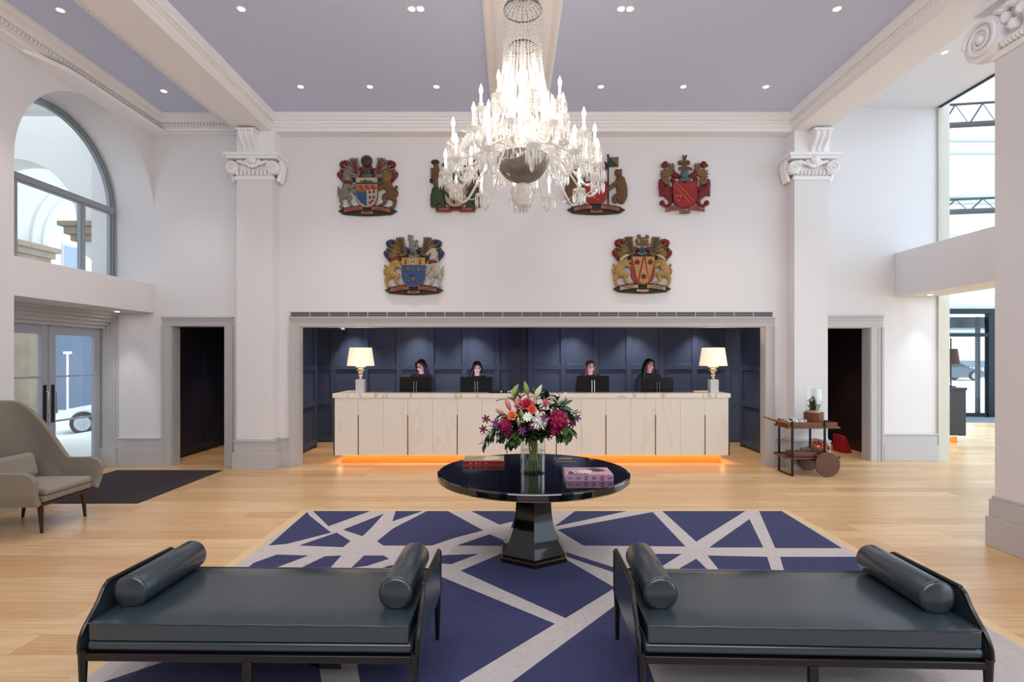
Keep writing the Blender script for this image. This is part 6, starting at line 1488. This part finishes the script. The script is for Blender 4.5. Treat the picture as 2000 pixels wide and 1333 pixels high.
# ------------------------------------------------------------------ chandelier
QX, QY = 0.10, 4.60
ch = thing('chandelier', 'huge cut crystal chandelier with tiers of glass candle arms above the pedestal table', 'chandelier', (QX, QY, HCE - 0.08))
def beads(b, pts, r):
    for p in pts:
        p = Vector(p); b.add([p + Vector(o) * r for o in ((1, 0, 0), (0, 1, 0), (-1, 0, 0), (0, -1, 0), (0, 0, 1.15), (0, 0, -1.15))], [(0, 1, 4), (1, 2, 4), (2, 3, 4), (3, 0, 4), (1, 0, 5), (2, 1, 5), (3, 2, 5), (0, 3, 5)])
def prism_drop(b, p, ln, w):
    p = Vector(p); z = Vector((0, 0, 1)); q = [(w, 0), (0, w), (-w, 0), (0, -w)]
    b.add([p] + [p - z * ln * 0.2 + Vector((x, y, 0)) for x, y in q] + [p - z * ln * 0.75 + Vector((x * 0.8, y * 0.8, 0)) for x, y in q] + [p - z * ln],
          [(0, 2, 1), (0, 3, 2), (0, 4, 3), (0, 1, 4)] + [(1 + k, 1 + (k + 1) % 4, 5 + (k + 1) % 4, 5 + k) for k in range(4)] + [(5, 6, 9), (6, 7, 9), (7, 8, 9), (8, 5, 9)])
V = lambda r, a, z: Vector((QX + r * math.cos(a), QY + r * math.sin(a), z))
MB().tube([(QX, QY, HCE - 0.085), (QX, QY, 4.76)], 0.008, 8).obj('chain', M_chrome, ch)
MB().lathe([(0.001, 0), (0.09, -0.005), (0.09, -0.02), (0.02, -0.05)], (QX, QY, HCE - 0.082), 24).obj('ceiling_rose', M_chrome, ch)
M_cage = mat('crystal frame metal', '#77736d', 0.25, 0.9)
MB().lathe([(0.035, 4.79), (0.02, 4.77), (0.001, 4.77)], (QX, QY, 0), 16).obj('top_cap', M_cage, ch)
M_bowl = mat('ribbed glass bowl', '#8b8278', 0.15, 0.55)
b = MB(); prof = [(0.16 * math.sin(k / 10 * PI / 2), 4.775 - 0.10 * (1 - math.cos(k / 10 * PI / 2))) for k in range(11)]
for k in range(20): b.tube([V(r, k * PI / 10, z) for r, z in prof[1:]], 0.003, 5)
b.tube([V(0.16, k * PI / 16, 4.675) for k in range(32)], 0.006, 6, closed=True)
b.obj('dome_frame', M_cage, ch)
for k in range(34):                                            # upper curtain of bead strings
    a = 2 * PI * k / 34; b = MB()
    P = [V(0.16 * math.sin(t * PI / 2), a, 4.775 - 0.10 * (1 - math.cos(t * PI / 2))) for t in (0.35, 0.5, 0.65, 0.8, 0.95)]
    P += [V(0.162 + 0.03 * max(0, (4.4 - z)) , a, z) for z in [4.66 - 0.019 * j for j in range(24)]]
    z = 4.66 - 0.019 * 24
    while z > 3.72: u_ = (4.20 - z) / 0.48; P.append(V(0.17 + 0.10 * max(0, u_) ** 1.3, a, z)); z -= 0.021
    beads(b, P, 0.0082); b.obj('crystal_string', M_crystal, ch)
b = MB().tube([V(0.11, k * PI / 12, 4.36) for k in range(24)], 0.007, 6, closed=True)
for k in range(12): b.tube([V(0.11, k * PI / 6, 4.36), V(0.06, k * PI / 6, 4.40), V(0.0, 0, 4.42)], 0.003, 5)
b.obj('crown_ring', M_cage, ch)
for k in range(24):                                            # inner cone of strings
    a = 2 * PI * (k + 0.5) / 24; b = MB(); P = []; z = 4.35
    while z > 3.58: u_ = (4.35 - z) / 0.77; P.append(V(0.11 + 0.20 * u_ ** 1.6, a, z)); z -= 0.023
    beads(b, P, 0.010); b.obj('crystal_string', M_crystal, ch)
MB().lathe([(0.02, 4.40), (0.035, 4.3), (0.025, 4.2), (0.045, 4.1), (0.03, 3.98), (0.06, 3.88), (0.04, 3.78), (0.07, 3.66), (0.05, 3.55), (0.10, 3.45), (0.17, 3.43)], (QX, QY, 0), 16).obj('stem', M_crystal, ch)
prof = [(0.215, 3.42)] + [(0.215 * math.cos(k / 12 * PI / 2), 3.40 - 0.20 * math.sin(k / 12 * PI / 2)) for k in range(13)]
b = MB(); seg = 48; vs = []
for i, (r, z) in enumerate(prof):
    for k in range(seg * 2): vs.append(V(r * (1 + (0.022 if k % 2 else 0)), 2 * PI * k / (seg * 2) + i * 0.035, z))
nn = seg * 2
b.add(vs, [(i * nn + k, i * nn + (k + 1) % nn, (i + 1) * nn + (k + 1) % nn, (i + 1) * nn + k) for i in range(len(prof) - 1) for k in range(nn)])
b.obj('bowl', M_bowl, ch, smooth=None)
b = MB().lathe([(0.03, 3.20), (0.085, 3.17), (0.10, 3.13), (0.08, 3.08), (0.095, 3.05), (0.07, 3.0), (0.035, 2.965), (0.001, 2.95)], (QX, QY, 0), 14)
for j, (r, z, n_) in enumerate(((0.10, 3.16, 18), (0.09, 3.10, 16), (0.07, 3.05, 12), (0.04, 3.0, 8))):
    for k in range(n_): prism_drop(b, V(r, 2 * PI * k / n_ + j * .2, z), 0.06, 0.008)
b.obj('finial', M_crystal, ch, smooth=None)
# arms: (ring radius, bulb height, count, phase, dip)
M_ctube = mat('candle sleeve', '#f3efe6', 0.4, emit='#fff0dc', es=0.8)
def arm(R, zb, a, dip):
    d = Vector((math.cos(a), math.sin(a), 0)); c0 = Vector((QX, QY, 0))
    z0 = 3.46 if R > 0.5 else (3.62 if R > 0.3 else 3.86); zc = zb - 0.17
    P = smooth_pts([c0 + d * 0.09 + Vector((0, 0, z0)), c0 + d * (R * 0.42) + Vector((0, 0, z0 + 0.03)), c0 + d * (R * 0.62) + Vector((0, 0, (z0 + zc) / 2 - dip * 0.4)), c0 + d * (R * 0.85) + Vector((0, 0, zc - dip)), c0 + d * (R * 1.0) + Vector((0, 0, zc - dip * 0.6)), c0 + d * R + Vector((0, 0, zc))], 5)
    A = MB().tube(P, 0.0105 if R > 0.3 else 0.008, 8)
    for k in range(2, len(P) - 2, 2): beads(A, [P[k]], 0.0135)
    arm_ = A.obj('candle_arm', M_crystal, ch)
    p = c0 + d * R + Vector((0, 0, zc))
    q = 1.0 if R > 0.3 else 0.7
    MB().lathe([(0.004, -0.02), (0.02, -0.01), (0.035 * q, 0.0), (0.058 * q, 0.012), (0.056 * q, 0.016), (0.02, 0.008), (0.016, 0.03), (0.024, 0.055), (0.018, 0.06)], p, 14).obj('drip_pan', M_crystal, arm_, smooth=20)
    b = MB()
    for k in range(11):
        e = 2 * PI * k / 11; o_ = p + Vector((0.056 * q * math.cos(e), 0.056 * q * math.sin(e), 0.008))
        beads(b, [o_ - Vector((0, 0, 0.010)), o_ - Vector((0, 0, 0.024))], 0.0065); prism_drop(b, o_ - Vector((0, 0, 0.032)), 0.085 * q + 0.01, 0.0075)
    prism_drop(b, p - Vector((0, 0, 0.02)), 0.10, 0.012)
    b.obj('crystal_drops', M_crystal, arm_, smooth=None)
    MB().lathe([(0.0115, 0.05), (0.0115, 0.135), (0.004, 0.14)], p, 10).obj('candle_sleeve', M_ctube, arm_)
    MB().lathe([(0.006, 0.135), (0.014, 0.150), (0.0165, 0.168), (0.012, 0.19), (0.004, 0.212), (0.0005, 0.222)], p, 12).obj('bulb', M_bulb, arm_)
for (R, zb, n_, ph, dip) in ((0.655, 3.42, 12, 0.10, 0.14), (0.61, 3.62, 12, 0.36, 0.10), (0.36, 3.96, 8, 0.2, 0.08), (0.17, 4.14, 4, 0.55, 0.05)):
    for k in range(n_): arm(R, zb, 2 * PI * k / n_ + ph, dip)
# festoons between arms and hanging long drops
for k in range(12):
    a0, a1 = 2 * PI * k / 12 + 0.10, 2 * PI * (k + 1) / 12 + 0.10; b = MB(); p0, p1 = V(0.655, a0, 3.27), V(0.655, a1, 3.27)
    for j in range(1, 16): t_ = j / 16; p = p0.lerp(p1, t_); beads(b, [p - Vector((0, 0, 0.09 * math.sin(t_ * PI)))], 0.0075)
    b.obj('crystal_festoon', M_crystal, ch)
for k in range(24):
    a0 = 2 * PI * k / 24; b = MB(); p0, p1 = V(0.29, a0, 3.70), V(0.60, a0 + 0.1, 3.50)
    for j in range(0, 15): t_ = j / 14; p = p0.lerp(p1, t_); beads(b, [p - Vector((0, 0, 0.07 * math.sin(t_ * PI)))], 0.009)
    b.obj('crystal_festoon', M_crystal, ch)
b = MB()
for k in range(26): prism_drop(b, V(0.225, 2 * PI * k / 26, 3.43), 0.09, 0.009)
for k in range(40): prism_drop(b, V(0.30, 2 * PI * k / 40, 3.62), 0.11, 0.010)
for k in range(44): prism_drop(b, V(0.34, 2 * PI * k / 44 + 0.05, 3.78), 0.13, 0.010)
for k in range(30): prism_drop(b, V(0.26, 2 * PI * k / 30, 3.92), 0.12, 0.009)
for k in range(60): prism_drop(b, V(0.52, 2 * PI * k / 60, 3.52), 0.12, 0.009)
for k in range(48): prism_drop(b, V(0.42, 2 * PI * k / 48, 3.58), 0.12, 0.009)
b.obj('crystal_fringe', M_crystal, ch, smooth=None)['kind'] = 'stuff'
l = bpy.data.lights.new('chandelier_glow', 'POINT'); l.energy = 30; l.color = (1, 0.9, 0.78); l.shadow_soft_size = 0.25
lo = bpy.data.objects.new('chandelier_glow', l); COL.objects.link(lo); lo.location = (QX, QY, 3.85)
